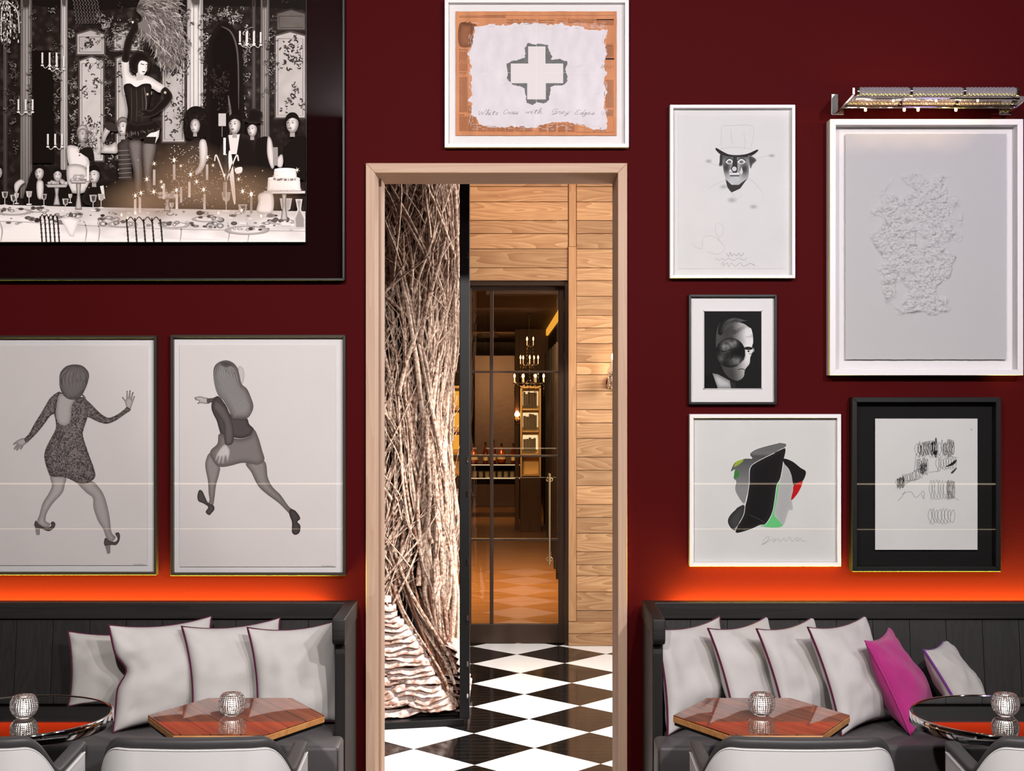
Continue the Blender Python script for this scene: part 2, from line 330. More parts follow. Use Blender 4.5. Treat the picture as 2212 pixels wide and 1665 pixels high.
# ---------------------------------------------------------------- mesh helpers
class MB:
    """collects shapes that become ONE mesh object"""
    def __init__(s): s.v = []; s.f = []; s.c = []; s.mi = []; s.sm = []
    def add(s, verts, faces, col=None, mi=0, smooth=False):
        o = len(s.v); s.v += [tuple(p) for p in verts]
        s.f += [tuple(i + o for i in f) for f in faces]
        s.mi += [mi] * len(faces); s.sm += [smooth] * len(faces)
        if col is None: s.c += [(1, 1, 1, 1)] * len(verts)
        elif isinstance(col, list): s.c += col
        else: s.c += [col] * len(verts)
        return s
    def bm(s, b, col=None, mi=0, smooth=False, mtx=None):
        b.verts.ensure_lookup_table(); b.verts.index_update()
        vs = [(mtx @ v.co) if mtx else v.co.copy() for v in b.verts]
        s.add(vs, [[v.index for v in f.verts] for f in b.faces], col, mi, smooth); b.free(); return s
    def box(s, x0, x1, y0, y1, z0, z1, bev=0.0, seg=2, col=None, mi=0, mtx=None, smooth=False):
        b = bmesh.new(); bmesh.ops.create_cube(b, size=1.0)
        for v in b.verts:
            v.co = Vector((x0 + (v.co.x + .5) * (x1 - x0), y0 + (v.co.y + .5) * (y1 - y0), z0 + (v.co.z + .5) * (z1 - z0)))
        if bev: bmesh.ops.bevel(b, geom=b.edges[:], offset=bev, segments=seg, affect='EDGES', profile=.5)
        return s.bm(b, col, mi, smooth or bev > 0 and seg > 2, mtx)
    def prism(s, pts, z0, z1, axis=2, bev=0.0, seg=2, col=None, mi=0, smooth=False):
        """closed outline pts (a,b) extruded along an axis"""
        b = bmesh.new()
        def P(a, c, h):
            return {2: (a, c, h), 1: (a, h, c), 0: (h, a, c)}[axis]
        lo = [b.verts.new(P(p[0], p[1], z0)) for p in pts]; hi = [b.verts.new(P(p[0], p[1], z1)) for p in pts]
        n = len(pts); b.faces.new(lo[::-1]); b.faces.new(hi)
        for i in range(n): b.faces.new((lo[i], lo[(i + 1) % n], hi[(i + 1) % n], hi[i]))
        bmesh.ops.recalc_face_normals(b, faces=b.faces[:])
        if bev: bmesh.ops.bevel(b, geom=b.edges[:], offset=bev, segments=seg, affect='EDGES', profile=.5)
        return s.bm(b, col, mi, smooth)
    def tube(s, pts, rad, n=8, col=None, mi=0, closed=False, caps=True, smooth=True, flat=1.0):
        pts = [Vector(p) for p in pts]; k = len(pts); vs = []; fs = []
        if not isinstance(rad, (list, tuple)): rad = [rad] * k
        up = None
        for i, p in enumerate(pts):
            if closed: t = pts[(i + 1) % k] - pts[i - 1]
            else: t = pts[min(i + 1, k - 1)] - pts[max(i - 1, 0)]
            if t.length < 1e-9: t = Vector((0, 0, 1))
            t.normalize()
            if up is None:
                up = Vector((0, 0, 1)) if abs(t.z) < .9 else Vector((1, 0, 0))
            a = (up - t * up.dot(t))
            if a.length < 1e-6: a = t.orthogonal()
            a.normalize(); up = a; b_ = t.cross(a)
            for j in range(n):
                th = 2 * PI * j / n
                vs.append(p + (a * math.cos(th) + b_ * math.sin(th) * flat) * rad[i])
        for i in range(k if closed else k - 1):
            for j in range(n):
                i2 = (i + 1) % k
                fs.append((i * n + j, i * n + (j + 1) % n, i2 * n + (j + 1) % n, i2 * n + j))
        if caps and not closed:
            fs.append(tuple(range(n))[::-1]); fs.append(tuple(range((k - 1) * n, k * n)))
        return s.add(vs, fs, col, mi, smooth)
    def lathe(s, prof, n=32, c=(0, 0, 0), col=None, mi=0, smooth=True, axis=2):
        vs = []; fs = []; k = len(prof)
        for i, (r, h) in enumerate(prof):
            for j in range(n):
                th = 2 * PI * j / n; x, y = r * math.cos(th), r * math.sin(th)
                p = {2: (x, y, h), 1: (x, h, y), 0: (h, x, y)}[axis]
                vs.append((c[0] + p[0], c[1] + p[1], c[2] + p[2]))
        for i in range(k - 1):
            for j in range(n):
                fs.append((i * n + j, i * n + (j + 1) % n, (i + 1) * n + (j + 1) % n, (i + 1) * n + j))
        if prof[0][0] > 1e-5: fs.append(tuple(range(n))[::-1])
        if prof[-1][0] > 1e-5: fs.append(tuple(range((k - 1) * n, k * n)))
        return s.add(vs, fs, col, mi, smooth)
    def build(s, name, mat, parent=None, loc=(0, 0, 0), rot=None):
        me = bpy.data.meshes.new(name)
        me.from_pydata(s.v, [], s.f); me.validate(clean_customdata=False)
        for m_ in (mat if isinstance(mat, (list, tuple)) else [mat]): me.materials.append(MATS[m_] if isinstance(m_, str) else m_)
        if len(me.polygons) == len(s.f):
            me.polygons.foreach_set('use_smooth', s.sm); me.polygons.foreach_set('material_index', s.mi)
        ca = me.color_attributes.new('Col', 'FLOAT_COLOR', 'POINT')
        if len(me.vertices) == len(s.c):
            ca.data.foreach_set('color', [x for c in s.c for x in c])
        if any(s.sm): me.set_sharp_from_angle(angle=R(64))
        me.update()
        o = bpy.data.objects.new(name, me); COL.objects.link(o)
        o.location = loc
        if rot: o.rotation_euler = rot
        if parent: o.parent = parent
        return o
def tag(o, label=None, cat=None, group=None, kind=None):
    if label: o['label'] = label
    if cat: o['category'] = cat
    if group: o['group'] = group
    if kind: o['kind'] = kind
    return o
def thing(name, label, cat, loc=(0, 0, 0), rz=0.0, group=None, kind=None):
    o = bpy.data.objects.new(name, None); COL.objects.link(o); o.empty_display_size = .05
    o.location = loc; o.rotation_euler = (0, 0, rz)
    return tag(o, label, cat, group, kind)
def kids(o): return [c for c in bpy.data.objects if c.parent == o]
def copy_tree(o, parent=None):
    c = o.copy(); COL.objects.link(c)
    if parent: c.parent = parent
    for ch in kids(o): copy_tree(ch, c)
    return c
def smooth_closed(pts, n=6):
    out = []; k = len(pts)
    for i in range(k):
        p0, p1, p2, p3 = [Vector(pts[(i + j - 1) % k]) for j in range(4)]
        for q in range(n):
            t = q / n
            out.append(.5 * ((2 * p1) + (-p0 + p2) * t + (2 * p0 - 5 * p1 + 4 * p2 - p3) * t * t + (-p0 + 3 * p1 - 3 * p2 + p3) * t ** 3))
    return out
def smooth_open(pts, n=6):
    P_ = [Vector(p) for p in pts]; out = []; k = len(P_)
    for i in range(k - 1):
        p0, p1, p2, p3 = P_[max(i - 1, 0)], P_[i], P_[i + 1], P_[min(i + 2, k - 1)]
        for q in range(n):
            t = q / n
            out.append(.5 * ((2 * p1) + (-p0 + p2) * t + (2 * p0 - 5 * p1 + 4 * p2 - p3) * t * t + (-p0 + 3 * p1 - 3 * p2 + p3) * t ** 3))
    out.append(P_[-1]); return out
def area(name, loc, target, size, power, col=(1, 1, 1), size_y=None, spread=None):
    l = bpy.data.lights.new(name, 'AREA'); l.energy = power; l.color = col; l.size = size
    l.shape = 'DISK'
    if size_y: l.shape = 'RECTANGLE'; l.size_y = size_y
    if spread is not None: l.spread = spread
    o = bpy.data.objects.new(name, l); COL.objects.link(o); o.location = loc
    d = Vector(target) - Vector(loc); o.rotation_euler = d.to_track_quat('-Z', 'Y').to_euler()
    return o
def spot(name, loc, target, power, angle, col=(1, 1, 1), radius=.05, blend=.5):
    l = bpy.data.lights.new(name, 'SPOT'); l.energy = power; l.color = col; l.spot_size = R(angle); l.spot_blend = blend; l.shadow_soft_size = radius
    o = bpy.data.objects.new(name, l); COL.objects.link(o); o.location = loc
    d = Vector(target) - Vector(loc); o.rotation_euler = d.to_track_quat('-Z', 'Y').to_euler()
    return o
def point(name, loc, power, col=(1, 1, 1), radius=.03):
    l = bpy.data.lights.new(name, 'POINT'); l.energy = power; l.color = col; l.shadow_soft_size = radius
    o = bpy.data.objects.new(name, l); COL.objects.link(o); o.location = loc
    return o

# ---------------------------------------------------------------- camera
cd = bpy.data.cameras.new('camera'); cam = bpy.data.objects.new('camera', cd); COL.objects.link(cam)
cam.location = (0, -D, HC); cam.rotation_euler = (R(90), 0, 0)
cd.sensor_fit = 'HORIZONTAL'; cd.sensor_width = 36.0; cd.lens = 36.0 * F / 2212.0
cd.clip_end = 100; cd.clip_start = .05
sc.camera = cam
rnd = random.Random(7)
# ================================================================ room shell
xl, xr = PX(810, 6.37), PX(1335, 6.37)          # clear opening
oxl, oxr = PX(790, 6.37), PX(1355, 6.37)
ztop, oztop = PZ(373, 6.37), PZ(352, 6.37)
CE = 4.15
b = MB(); b.box(-6.0, oxl + .004, 0, .30, 0, CE); b.box(oxr - .004, 6.0, 0, .30, 0, CE); b.box(oxl + .004, oxr - .004, 0, .30, oztop - .004, CE)
tag(b.build('wall_back', 'red wall paint'), 'dark red painted wall with the timber doorway', kind='structure')
for nm, x0, x1, up in (('trim_1', oxl, xl, 1), ('trim_2', xr, oxr, 1), ('trim_3', oxl, oxr, 0)):
    b = MB(); dz = oztop - ztop
    if up:
        inner = xl if nm == 'trim_1' else xr; outer = oxl if nm == 'trim_1' else oxr
        b.prism([(outer, 0), (inner, 0), (inner, ztop), (outer, oztop)], -.03, .33, axis=1, bev=.0025)
        if nm == 'trim_1': b.box(xl, xl + .012, .16, .33, 0, ztop, bev=.002)
    else:
        b.prism([(xl, ztop), (xr, ztop), (oxr, oztop), (oxl, oztop)], -.03, .33, axis=1, bev=.0025)
    tag(b.build(nm, 'pale cedar upright' if up else 'pale cedar level'), 'pale cedar board lining the doorway', kind='structure')
def room_wall(nm, mat, *box):
    b = MB(); b.box(*box); return tag(b.build(nm, mat), kind='structure')
room_wall('floor', 'dark timber floor', -6.0, 6.0, -9.6, 0, -.1, 0)
room_wall('ceiling', 'plaster ceiling', -6.0, 6.0, -9.6, .3, CE, CE + .1)
room_wall('wall_left', 'dark side wall', -6.1, -6.0, -9.6, .3, 0, CE)
room_wall('wall_right', 'dark side wall', 6.0, 6.1, -9.6, .3, 0, CE)
room_wall('wall_front', 'dark side wall', -6.0, 6.0, -9.7, -9.6, 0, CE)
b = MB(); b.box(-5.9, 5.9, -9.32, -9.30, .885, .903); b.box(-5.9, 5.9, -9.42, -9.405, .37, .378)
tag(b.build('trim_8', 'bar edge light'), 'glowing shelf edges of the bar opposite the red wall', kind='structure')
b = MB(); b.box(-5.9, 5.9, -9.6, -9.32, .80, .90); b.box(-5.9, 5.9, -9.6, -9.42, .30, .40)
tag(b.build('trim_9', 'brown panelling'), kind='structure')

# ---- lobby behind the doorway
LB = 10.68 - D
room_wall('floor_lobby', 'black and white painted floorboards', -2.6, 2.7, 0.0, LB + .15, -.1, 0.0)
room_wall('wall_lobby_left', 'brown panelling', -2.7, -2.6, .3, LB + .1, 0, CE)
room_wall('wall_lobby_right', 'lobby plaster', 2.7, 2.8, .3, LB + .1, 0, CE)
room_wall('ceiling_lobby', 'lobby plaster', -2.7, 2.8, .3, LB + .2, CE, CE + .1)
ys = [269, 300, 329, 369, 402.8, 435.9, 476.2, 504.5, 537.5, 578.4, 606, 639.7, 681, 708.3, 742, 783, 809.6, 844.4, 885, 913.5, 947, 987.5, 1016, 1049, 1090, 1118, 1152, 1192, 1220, 1244, 1278.5, 1319, 1343]
tx0, tx1 = PX(1228, 10.66), PX(1245, 10.66)
dtop = PZ(606, 10.68)
b = MB()
for i in range(len(ys) - 1):
    z1, z0 = PZ(ys[i], 10.68) - .002, PZ(ys[i + 1], 10.68) + .002
    b.box(tx1 + .003, 2.7, LB, LB + .03, z0, z1, bev=.0025, col=(rnd.random(), rnd.random(), 0, 1))
    c = (rnd.random() * .8 + .1, rnd.random(), 0, 1)
    if z0 > dtop - .02: b.box(-2.6, tx0 - .004, LB, LB + .03, max(z0, dtop), z1, bev=.0025, col=c)
    else: b.box(-2.6, -.72, LB, LB + .03, z0, min(z1, dtop), bev=.0025, col=c)
zk = PZ(1343, 10.66)
for a, c in ((zk / 2 + .002, zk - .002), (0.002, zk / 2 - .002)):
    b.box(tx0, 2.7, LB - .018, LB + .03, a, c, bev=.003, col=(rnd.random(), rnd.random(), 0, 1))
b.box(-2.6, -.72, LB + .03, LB + .1, 0, CE); b.box(tx0 - .004, 2.7, LB + .03, LB + .1, 0, CE); b.box(-.72, tx0 - .004, LB + .03, LB + .1, dtop, CE)
tag(b.build('wall_lobby_back', 'larch boards'), 'larch clad lobby wall around the glass door', kind='structure')
b = MB(); zj = PZ(532, 10.66)
b.box(tx0, tx1, LB - .012, LB + .03, zk + .002, zj - .001, bev=.003); b.box(tx0 + .003, tx1 - .002, LB - .006, LB + .03, zj + .001, CE, bev=.003)
tag(b.build('trim_4', 'larch trim'), kind='structure')

# ---- glass door
DZ = 10.78; dy = DZ - D
dr = tag(bpy.data.objects.new('door_1', None), 'bronze framed glass door with thin glazing bars', kind='structure'); COL.objects.link(dr)
dx0, dx1 = -.72, PX(1226, 10.72)
b = MB()
sx = PX(1206, DZ); hz = PZ(628, DZ); bz = PZ(1347, DZ)
b.box(dx0, dx1 + .008, dy - .08, dy + .06, hz + .035, dtop, bev=.003)          # head
b.box(dx1 - .022, dx1 + .008, dy - .09, dy + .06, 0, hz + .04, bev=.003)        # jamb
b.box(dx0, dx0 + .06, dy - .08, dy + .06, 0, hz + .04, bev=.003)
b.box(dx0 + .06, dx1 - .025, dy - .02, dy + .02, hz, hz + .033, bev=.003)       # leaf head
b.box(sx, dx1 - .025, dy - .021, dy + .021, 0.004, hz + .033, bev=.003)
b.box(dx0 + .06, sx + .001, dy - .022, dy + .022, .004, bz, bev=.003)           # kick plate
b.box(PX(992, DZ), PX(1018, DZ), dy - .0215, dy + .0215, .004, hz + .02, bev=.003)   # meeting stiles
b.build('door_frame', 'bronze', dr)
b = MB(); b.box(dx0 + .07, sx, dy - .003, dy + .003, bz - .01, hz + .01); b.build('glass', 'door glass', dr)
bars = [(PX(1058, DZ), PX(1066, DZ), bz, hz)]
for yy in (803, 984.5, 1165): bars.append((dx0 + .06, sx, PZ(yy, DZ) - .008, PZ(yy, DZ) + .008))
for i, (x0, x1, z0, z1) in enumerate(bars):
    b = MB(); e = .0006 * i
    b.box(x0, x1, dy - .016 - e, dy + .016 + e, z0, z1, bev=.002); b.build('glazing_bar', 'bronze', dr)
hx = PX(1187, 10.7); h0, h1 = PZ(1217, 10.7), PZ(1026, 10.7); hy = 10.70 - D
b = MB(); b.tube([(hx, hy, h0), (hx, hy, h1)], .0095, 12)
for z in (h0 + .035, h1 - .035):
    b.tube([(hx, hy, z), (hx, dy - .003, z)], .007, 10)
    b.tube([(hx + .024 * math.cos(t * PI / 8), hy, z + .016 * math.sin(t * PI / 8)) for t in range(16)], .003, 6, closed=True)
    b.lathe([(.0, -.004), (.013, -.004), (.013, .006), (0, .006)], 14, (hx, hy, z))
for z in (h0, h1): b.lathe([(0, -.012), (.011, -.01), (.0115, .01), (0, .012)], 14, (hx, hy, z))
tag(b.build('door_handle', 'brass', dr), 'long brass pull handle')

# ================================================================ twig column in its steel frame
tw = thing('twig_sculpture', 'tall column of bundled bare twigs over layered bark in a black steel frame', 'sculpture', (-.82, 8.78 - D, 0))
OX, OY = -.82, 8.78 - D
def L(p): return (p[0] - OX, p[1] - OY, p[2])
z_fl, z_fr = 7.985, 8.165
A_, B_ = Vector((PX(800, z_fl) - .45, z_fl - .10 - D, 0)), Vector((-.281, z_fr - D, 0))
b = MB()
outline = [(-1.4, 7.93 - D), (-.281, z_fr - D), (-.281, 9.35 - D), (-1.4, 9.35 - D)]
b.prism([L((x, y, 0))[:2] for x, y in outline], 0.0, .042, bev=.003)
b.build('base_tray', 'black steel', tw)
for (x, y, w_, d_) in ((-.279, z_fr - D + .03, .058, .06), (-.297, 9.31 - D, .030, .06), (-1.36, 9.31 - D, .03, .06)):
    b = MB(); p = L((x, y, 0)); b.box(p[0] - w_ / 2, p[0] + w_ / 2, p[1] - d_ / 2, p[1] + d_ / 2, .042, 3.9, bev=.003); b.build('corner_post', 'black steel', tw)
p = L((-.268, 0, 0))
for zc in (2.75, 1.55, 1.35, .95, .62, .35, .16):
    b = MB(); b.box(p[0] + .002, p[0] + .012, z_fr - .008 - 8.78, z_fr + .004 - 8.78, zc, zc + .03, bev=.001); b.build('clip', 'chrome', tw)
def rad(z):
    k = [(-.2, .50), (.35, .485), (.8, .475), (1.2, .455), (1.6, .425), (1.9, .42), (2.2, .455), (2.6, .492), (3.2, .505), (4.2, .51)]
    for (a, ra), (c, rc) in zip(k, k[1:]):
        if z <= c: return ra + (rc - ra) * (z - a) / (c - a)
    return .51
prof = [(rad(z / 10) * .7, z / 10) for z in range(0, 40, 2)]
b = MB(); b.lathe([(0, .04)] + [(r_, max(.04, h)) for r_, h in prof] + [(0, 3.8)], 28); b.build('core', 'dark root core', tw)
def twig_path(th, z0, ln, slope, off, wob, npt=11, seed=0.0):
    pts = []
    for i in range(npt):
        t = i / (npt - 1); z = z0 + ln * t
        n1 = noise.noise(Vector((seed, t * 2.2, 1.3))); n2 = noise.noise(Vector((seed + 9, t * 3.1, 4.7)))
        a = th + slope * (t - .5) * ln / .45 + wob * n1
        r_ = rad(z) * (0.80 + off) + .045 * n2
        if z < .9: r_ += .0
        pts.append((r_ * math.sin(a), -r_ * math.cos(a), z))
    return pts
twigs = []
for i in range(980):
    th = R(rnd.uniform(-65, 112)); u = rnd.random()
    z0 = rnd.uniform(.15, 3.3)
    ln = rnd.uniform(.45, 1.5)
    right = max(0, min(1, math.degrees(th) / 80))
    slope = rnd.gauss(0, .5 * (1 - .72 * right))
    off = rnd.uniform(.0, .21) if u < .8 else rnd.uniform(.12, .25)
    rr = rnd.choice((.003, .004, .0055, .007, .009)) * rnd.uniform(.85, 1.3)
    if rnd.random() < .11: rr = rnd.uniform(.011, .017); ln = rnd.uniform(1.0, 2.2)
    if z0 + ln > 3.85: ln = 3.85 - z0
    pts = twig_path(th, z0, ln, slope, off, rnd.uniform(.05, .22), 12, i * 3.17)
    pts = [(min(p_[0], .50), p_[1], p_[2]) for p_ in pts]
    twigs.append((pts, rr, off, th, i))
    if rnd.random() < .55:      # a forked side shoot
        k = rnd.randint(3, 8); p0 = Vector(pts[k]); d0 = (Vector(pts[k + 1]) - p0).normalized()
        s_ = Vector((math.cos(th), math.sin(th), 0)) * rnd.choice((-1, 1)) + Vector((math.sin(th), -math.cos(th), 0)) * rnd.uniform(0, .5)
        q = [p0 + d0 * t * .34 + s_ * (t ** 1.2) * rnd.uniform(.10, .2) for t in (0, .3, .6, 1.0)]
        q = [Vector((min(p_.x, .505), p_.y, p_.z)) for p_ in q]
        twigs.append((smooth_open(q, 3), rr * .62, off + .04, th, 5000 + i))
def twig_mesh(b, pts, rr, seed):
    k = len(pts); rads = [rr * (1 - .72 * (j / (k - 1)) ** 1.3) * (1 + .25 * noise.noise(Vector((seed, j * .9, 0)))) for j in range(k)]
    c = .5 + .5 * noise.noise(Vector((seed * 1.7, .3, 8.1))); b.tube(pts, rads, 6, col=(c * .34 + .18, 0, 0, 1))
twigs.sort(key=lambda t: -(t[2] + (.1 if R(0) < t[3] < R(95) else 0) + t[1] * 3))
for t in twigs[:96]:
    b = MB(); twig_mesh(b, t[0], t[1] * 1.25, t[4]); b.build('twig', 'peeling twig bark', tw)
b = MB()
for t in twigs[96:]: twig_mesh(b, t[0], t[1], t[4])
tag(b.build('twig_bundle', 'peeling twig bark', tw), kind='stuff')
# thick peeling stems down the bright edge
for i in range(22):
    th = R(rnd.uniform(35, 88)); z0 = rnd.uniform(.06, .3)
    pts = twig_path(th, z0, rnd.uniform(1.1, 1.9), rnd.gauss(0, .06), rnd.uniform(.13, .2), .06, 16, 900 + i * 2.3)
    pts = [(p_[0] + .05 * max(0, .5 - p_[2]) , p_[1] - .25 * max(0, .5 - p_[2]), p_[2]) for p_ in pts]
    b = MB(); rr = rnd.uniform(.011, .019)
    b.tube(pts, [rr * (1 + .3 * noise.noise(Vector((i * 5.1, j * 1.3, 2)))) for j in range(len(pts))], 9, col=(rnd.uniform(.25, .5), 0, 0, 1))
    b.build('stem', 'peeling twig bark', tw)
# layered bark at the foot
def bark_strip(zc, x0, x1, yfun, h, seed, mat='layered bark'):
    b = MB(); n = max(8, int((x1 - x0) / .012)); prof_n = 8
    vs = []; fs = []; cs = []
    for i in range(n + 1):
        t = i / n; x = x0 + (x1 - x0) * t
        nz = noise.noise(Vector((x * 9, seed, 0))); n2 = noise.noise(Vector((x * 31, seed, 5))); n3 = noise.noise(Vector((x * 5, seed, 9)))
        hh = h * (1 + .45 * n3); zz = zc + .026 * nz
        taper = min(1, 6 * t + .25, 6 * (1 - t) + .25)
        for j in range(prof_n):
            q = j / (prof_n - 1)                # from the lower lip up and back into the wall
            out = (.058 - .050 * q ** .7 + .012 * n2 * (1 - q)) * taper
            if j == 0: out -= .022
            n4 = 1.6 * noise.noise(Vector((x * 70, q * 5, seed)))
            vs.append((x, yfun(x) - out + .006 * n4, zz + hh * (q - .15) + .008 * n2 * (1 - q))); cs.append((.22 + .3 * q - .1 * n3, 0, 0, 1))
        vs.append((x, yfun(x) + .04, zz + hh * .9)); cs.append((.1, 0, 0, 1))
        vs.append((x, yfun(x) + .04, zz - hh * .15)); cs.append((.1, 0, 0, 1))
    m_ = prof_n + 2
    for i in range(n):
        for j in range(m_):
            fs.append((i * m_ + j, (i + 1) * m_ + j, (i + 1) * m_ + (j + 1) % m_, i * m_ + (j + 1) % m_))
    fs.append(tuple(range(m_))); fs.append(tuple(range(n * m_, (n + 1) * m_))[::-1])
    b.add([L(v) for v in vs], fs, cs, 0, True)
    return b.build('bark_layer', mat, tw)
zrow = .075; row = 0
while zrow < .86:
    xe = -.345 - max(0, zrow - .12) * .66 + rnd.uniform(-.02, .02)
    fy = lambda x: (8.19 if True else 0) - D + .10 * max(0, zrow - .05) + .10 * (x + .3) * .9 + .05
    cut = xe - rnd.uniform(.16, .34)
    h = rnd.uniform(.034, .05)
    bark_strip(zrow + rnd.uniform(-.006, .006), cut - .01, xe, lambda x: 8.235 - D + .22 * zrow + .16 * (x + .3), h, row * 3.3)
    bark_strip(zrow + rnd.uniform(-.014, .014), -1.25, cut + .015, lambda x: 8.235 - D + .22 * zrow + .16 * (x + .3) + .006, h, row * 3.3 + 1.6)
    zrow += rnd.uniform(.026, .038); row += 1
b = MB(); vs = []
for zz, yy in ((.042, 8.27), (.9, 8.47)):      # backing of the bark
    vs += [L((-1.3, yy - D - .16, zz)), L((-.32, yy - D, zz)), L((-.32, 9.2 - D, zz)), L((-1.3, 9.2 - D, zz))]
vs[4:] = [(v[0] * 1.0 - .0, v[1], v[2]) for v in vs[4:]]
vs[5] = (vs[5][0] - .42, vs[5][1], vs[5][2]); vs[6] = (vs[6][0] - .42, vs[6][1], vs[6][2])
b.add(vs, [(0, 1, 5, 4), (1, 2, 6, 5), (2, 3, 7, 6), (3, 0, 4, 7), (4, 5, 6, 7)]); b.build('bark_backing', 'dark root core', tw)
# roots sweeping over the bark, and bark lumps along the open side
for i in range(26):
    s0 = rnd.uniform(0, 1); x_top = -.80 + .42 * s0; zt = .95 - .35 * s0 + rnd.uniform(-.1, .15)
    x_b = -.42 + .09 * rnd.random() + .03 * s0; zb = rnd.uniform(.05, .32)
    pts = [(x_top, 8.34 - D + .12 * s0, zt), (x_top + .3 * (x_b - x_top), 8.30 - D + .1 * s0, zt * .62 + zb * .38), (x_b - .05, 8.24 - D + .08 * s0, zb + .12), (x_b, 8.21 - D + .10 * s0, zb)]
    rr = rnd.uniform(.005, .012)
    b = MB(); q = smooth_open(pts, 5); b.tube([L(v) for v in q], [rr * (1 + .3 * noise.noise(Vector((i, j * .8, 3)))) for j in range(len(q))], 7, col=(rnd.uniform(.05, .4), 0, 0, 1))
    b.build('root', 'peeling twig bark', tw)
for i in range(9):
    zc = .07 + .042 * i; y1 = 9.1 - .06 * i
    b = MB(); vs = []; fs = []; n = 26
    for k in range(n + 1):
        y = 8.25 + (y1 - 8.25) * k / n; nz = noise.noise(Vector((y * 9, i * 2.1, 0))); n2 = noise.noise(Vector((y * 31, i, 4)))
        for dx_, dz in ((-.03, 0), (.06 + .012 * nz, -.01), (.07 + .010 * n2, .012), (.012 + .01 * nz, .045), (-.03, .05)):
            vs.append((-.33 + dx_ - .02 * i * .4, y - D, zc + dz + .008 * n2))
    for k in range(n):
        for j in range(4): fs.append((k * 5 + j, (k + 1) * 5 + j, (k + 1) * 5 + j + 1, k * 5 + j + 1))
    b.add([L(v) for v in vs], fs, (.35, 0, 0, 1), 0, True); b.build('bark_layer', 'layered bark', tw)

# ---- crystal wall light on the larch boards
sc_x, sc_y = .765, 10.5 - D
wl = thing('wall_sconce', 'crystal candle wall light with drops fixed to the larch boards', 'wall light', (sc_x, LB, PZ(825, 10.55)))
b = MB(); b.lathe([(0, -.03), (.045, -.028), (.05, -.01), (.05, 0), (0, 0)], 20, axis=1); b.build('back_plate', 'chrome', wl)
b = MB(); b.tube(smooth_open([(0, -.02, 0), (0, -.09, -.03), (0, -.13, 0), (0, -.13, .04)], 5), .006, 8); b.build('arm', 'cut crystal', wl)
b = MB(); b.lathe([(0, .04), (.02, .045), (.034, .075), (.03, .078), (.012, .06)], 16, (0, -.13, 0)); b.build('cup', 'cut crystal', wl)
b = MB(); b.lathe([(.011, .06), (.011, .165), (0, .167)], 12, (0, -.13, 0)); b.build('candle_tube', 'white mat board', wl)
b = MB(); b.lathe([(0, .165), (.009, .178), (.011, .192), (.004, .215), (0, .222)], 12, (0, -.13, 0)); b.build('bulb', 'warm bulb', wl)
for k in range(7):
    a = k * 2 * PI / 7; b = MB(); cx, cy = .036 * math.cos(a), -.13 + .036 * math.sin(a)
    b.lathe([(0, .04), (.006, .03), (.009, -.03), (0, -.055)], 6, (cx, cy, 0), smooth=False); b.build('drop', 'ruby' if k == 3 else 'cut crystal', wl)

# ================================================================ rooms beyond the glass door
y0, y1 = LB + .15, 25 - D
room_wall('floor_far_room', 'warm parquet', -1.9, .62, y0, y1, -.1, 0)
room_wall('ceiling_far_room', 'dark brown plaster', -1.9, .62, LB + .2, y1, 2.78, 2.9)
room_wall('wall_far_right', 'almost black wall', .50, .62, y0, y1, 0, 2.78)
room_wall('wall_far_left', 'almost black wall', -1.9, -1.8, y0, y1, 0, 2.78)
room_wall('wall_far_back', 'brown panelling', -1.9, .62, y1, y1 + .1, 0, 2.78)
b = MB()
for k in range(12):
    yy = y0 + .3 + k * .8; b.box(.455, .50, yy, yy + .1, 0, 2.45, bev=.004)
tag(b.build('trim_5', 'almost black wall'), kind='structure')
b = MB(); b.box(.47, .498, y0 + .1, y1 - 3, 2.69, 2.77); tag(b.build('trim_6', 'amber cove'), 'amber light cove along the dark wall', kind='structure')
b = MB(); b.box(.04, .10, 19.2 - D, 19.3 - D, 0, 2.78, bev=.004); b.box(-1.9, -.55, 19.2 - D, 19.3 - D, 2.2, 2.78); b.box(.10, .5, 19.2 - D, 19.3 - D, 2.2, 2.78)
tag(b.build('trim_7', 'brown panelling'), kind='structure')
b = MB(); b.box(-.62, .05, 22.9 - D, 23 - D, 0, 2.5, bev=.01)
tag(b.build('leaf_panel', 'silver leaf panel'), 'crackled silver leaf panel behind the bottle shelf beyond the glass door', 'wall panel')

def cabinet(x0, x1, zf, label, warm):
    c = thing('display_cabinet', label, 'cabinet', ((x0 + x1) / 2, zf - D, 0)); w = (x1 - x0) / 2
    b = MB(); b.box(-w, -w + .03, 0, .4, .14, 1.98, bev=.004); b.box(w - .03, w, 0, .4, .14, 1.98, bev=.004)
    b.box(-w, w, 0, .4, 1.96, 2.0, bev=.004); b.box(-w + .03, w - .03, .38, .4, .14, 1.97); b.build('body', 'brass', c)
    b = MB(); b.box(-w, w, -.01, .4, .0, .75, bev=.006); b.build('lower_chest', 'brown panelling', c)
    for z in (.76, 1.05, 1.36, 1.66):
        b = MB(); b.box(-w + .03, w - .03, .01, .38, z, z + .025, bev=.002); b.build('shelf', 'brass', c)
    for z in (1.09, 1.40, 1.70):
        b = MB(); b.box(-w + .04, w - .04, .365, .372, z + .02, z + .22); b.build('lit_back', 'amber cove' if warm else 'lit shelf panel', c)
    return c
cabinet(.11, .40, 19.0, 'brass framed cabinet with white lit shelves at the back right beyond the glass door', False)
cabinet(-.86, -.58, 19.0, 'brass framed cabinet with amber lit shelves behind the twig column beyond the glass door', True)
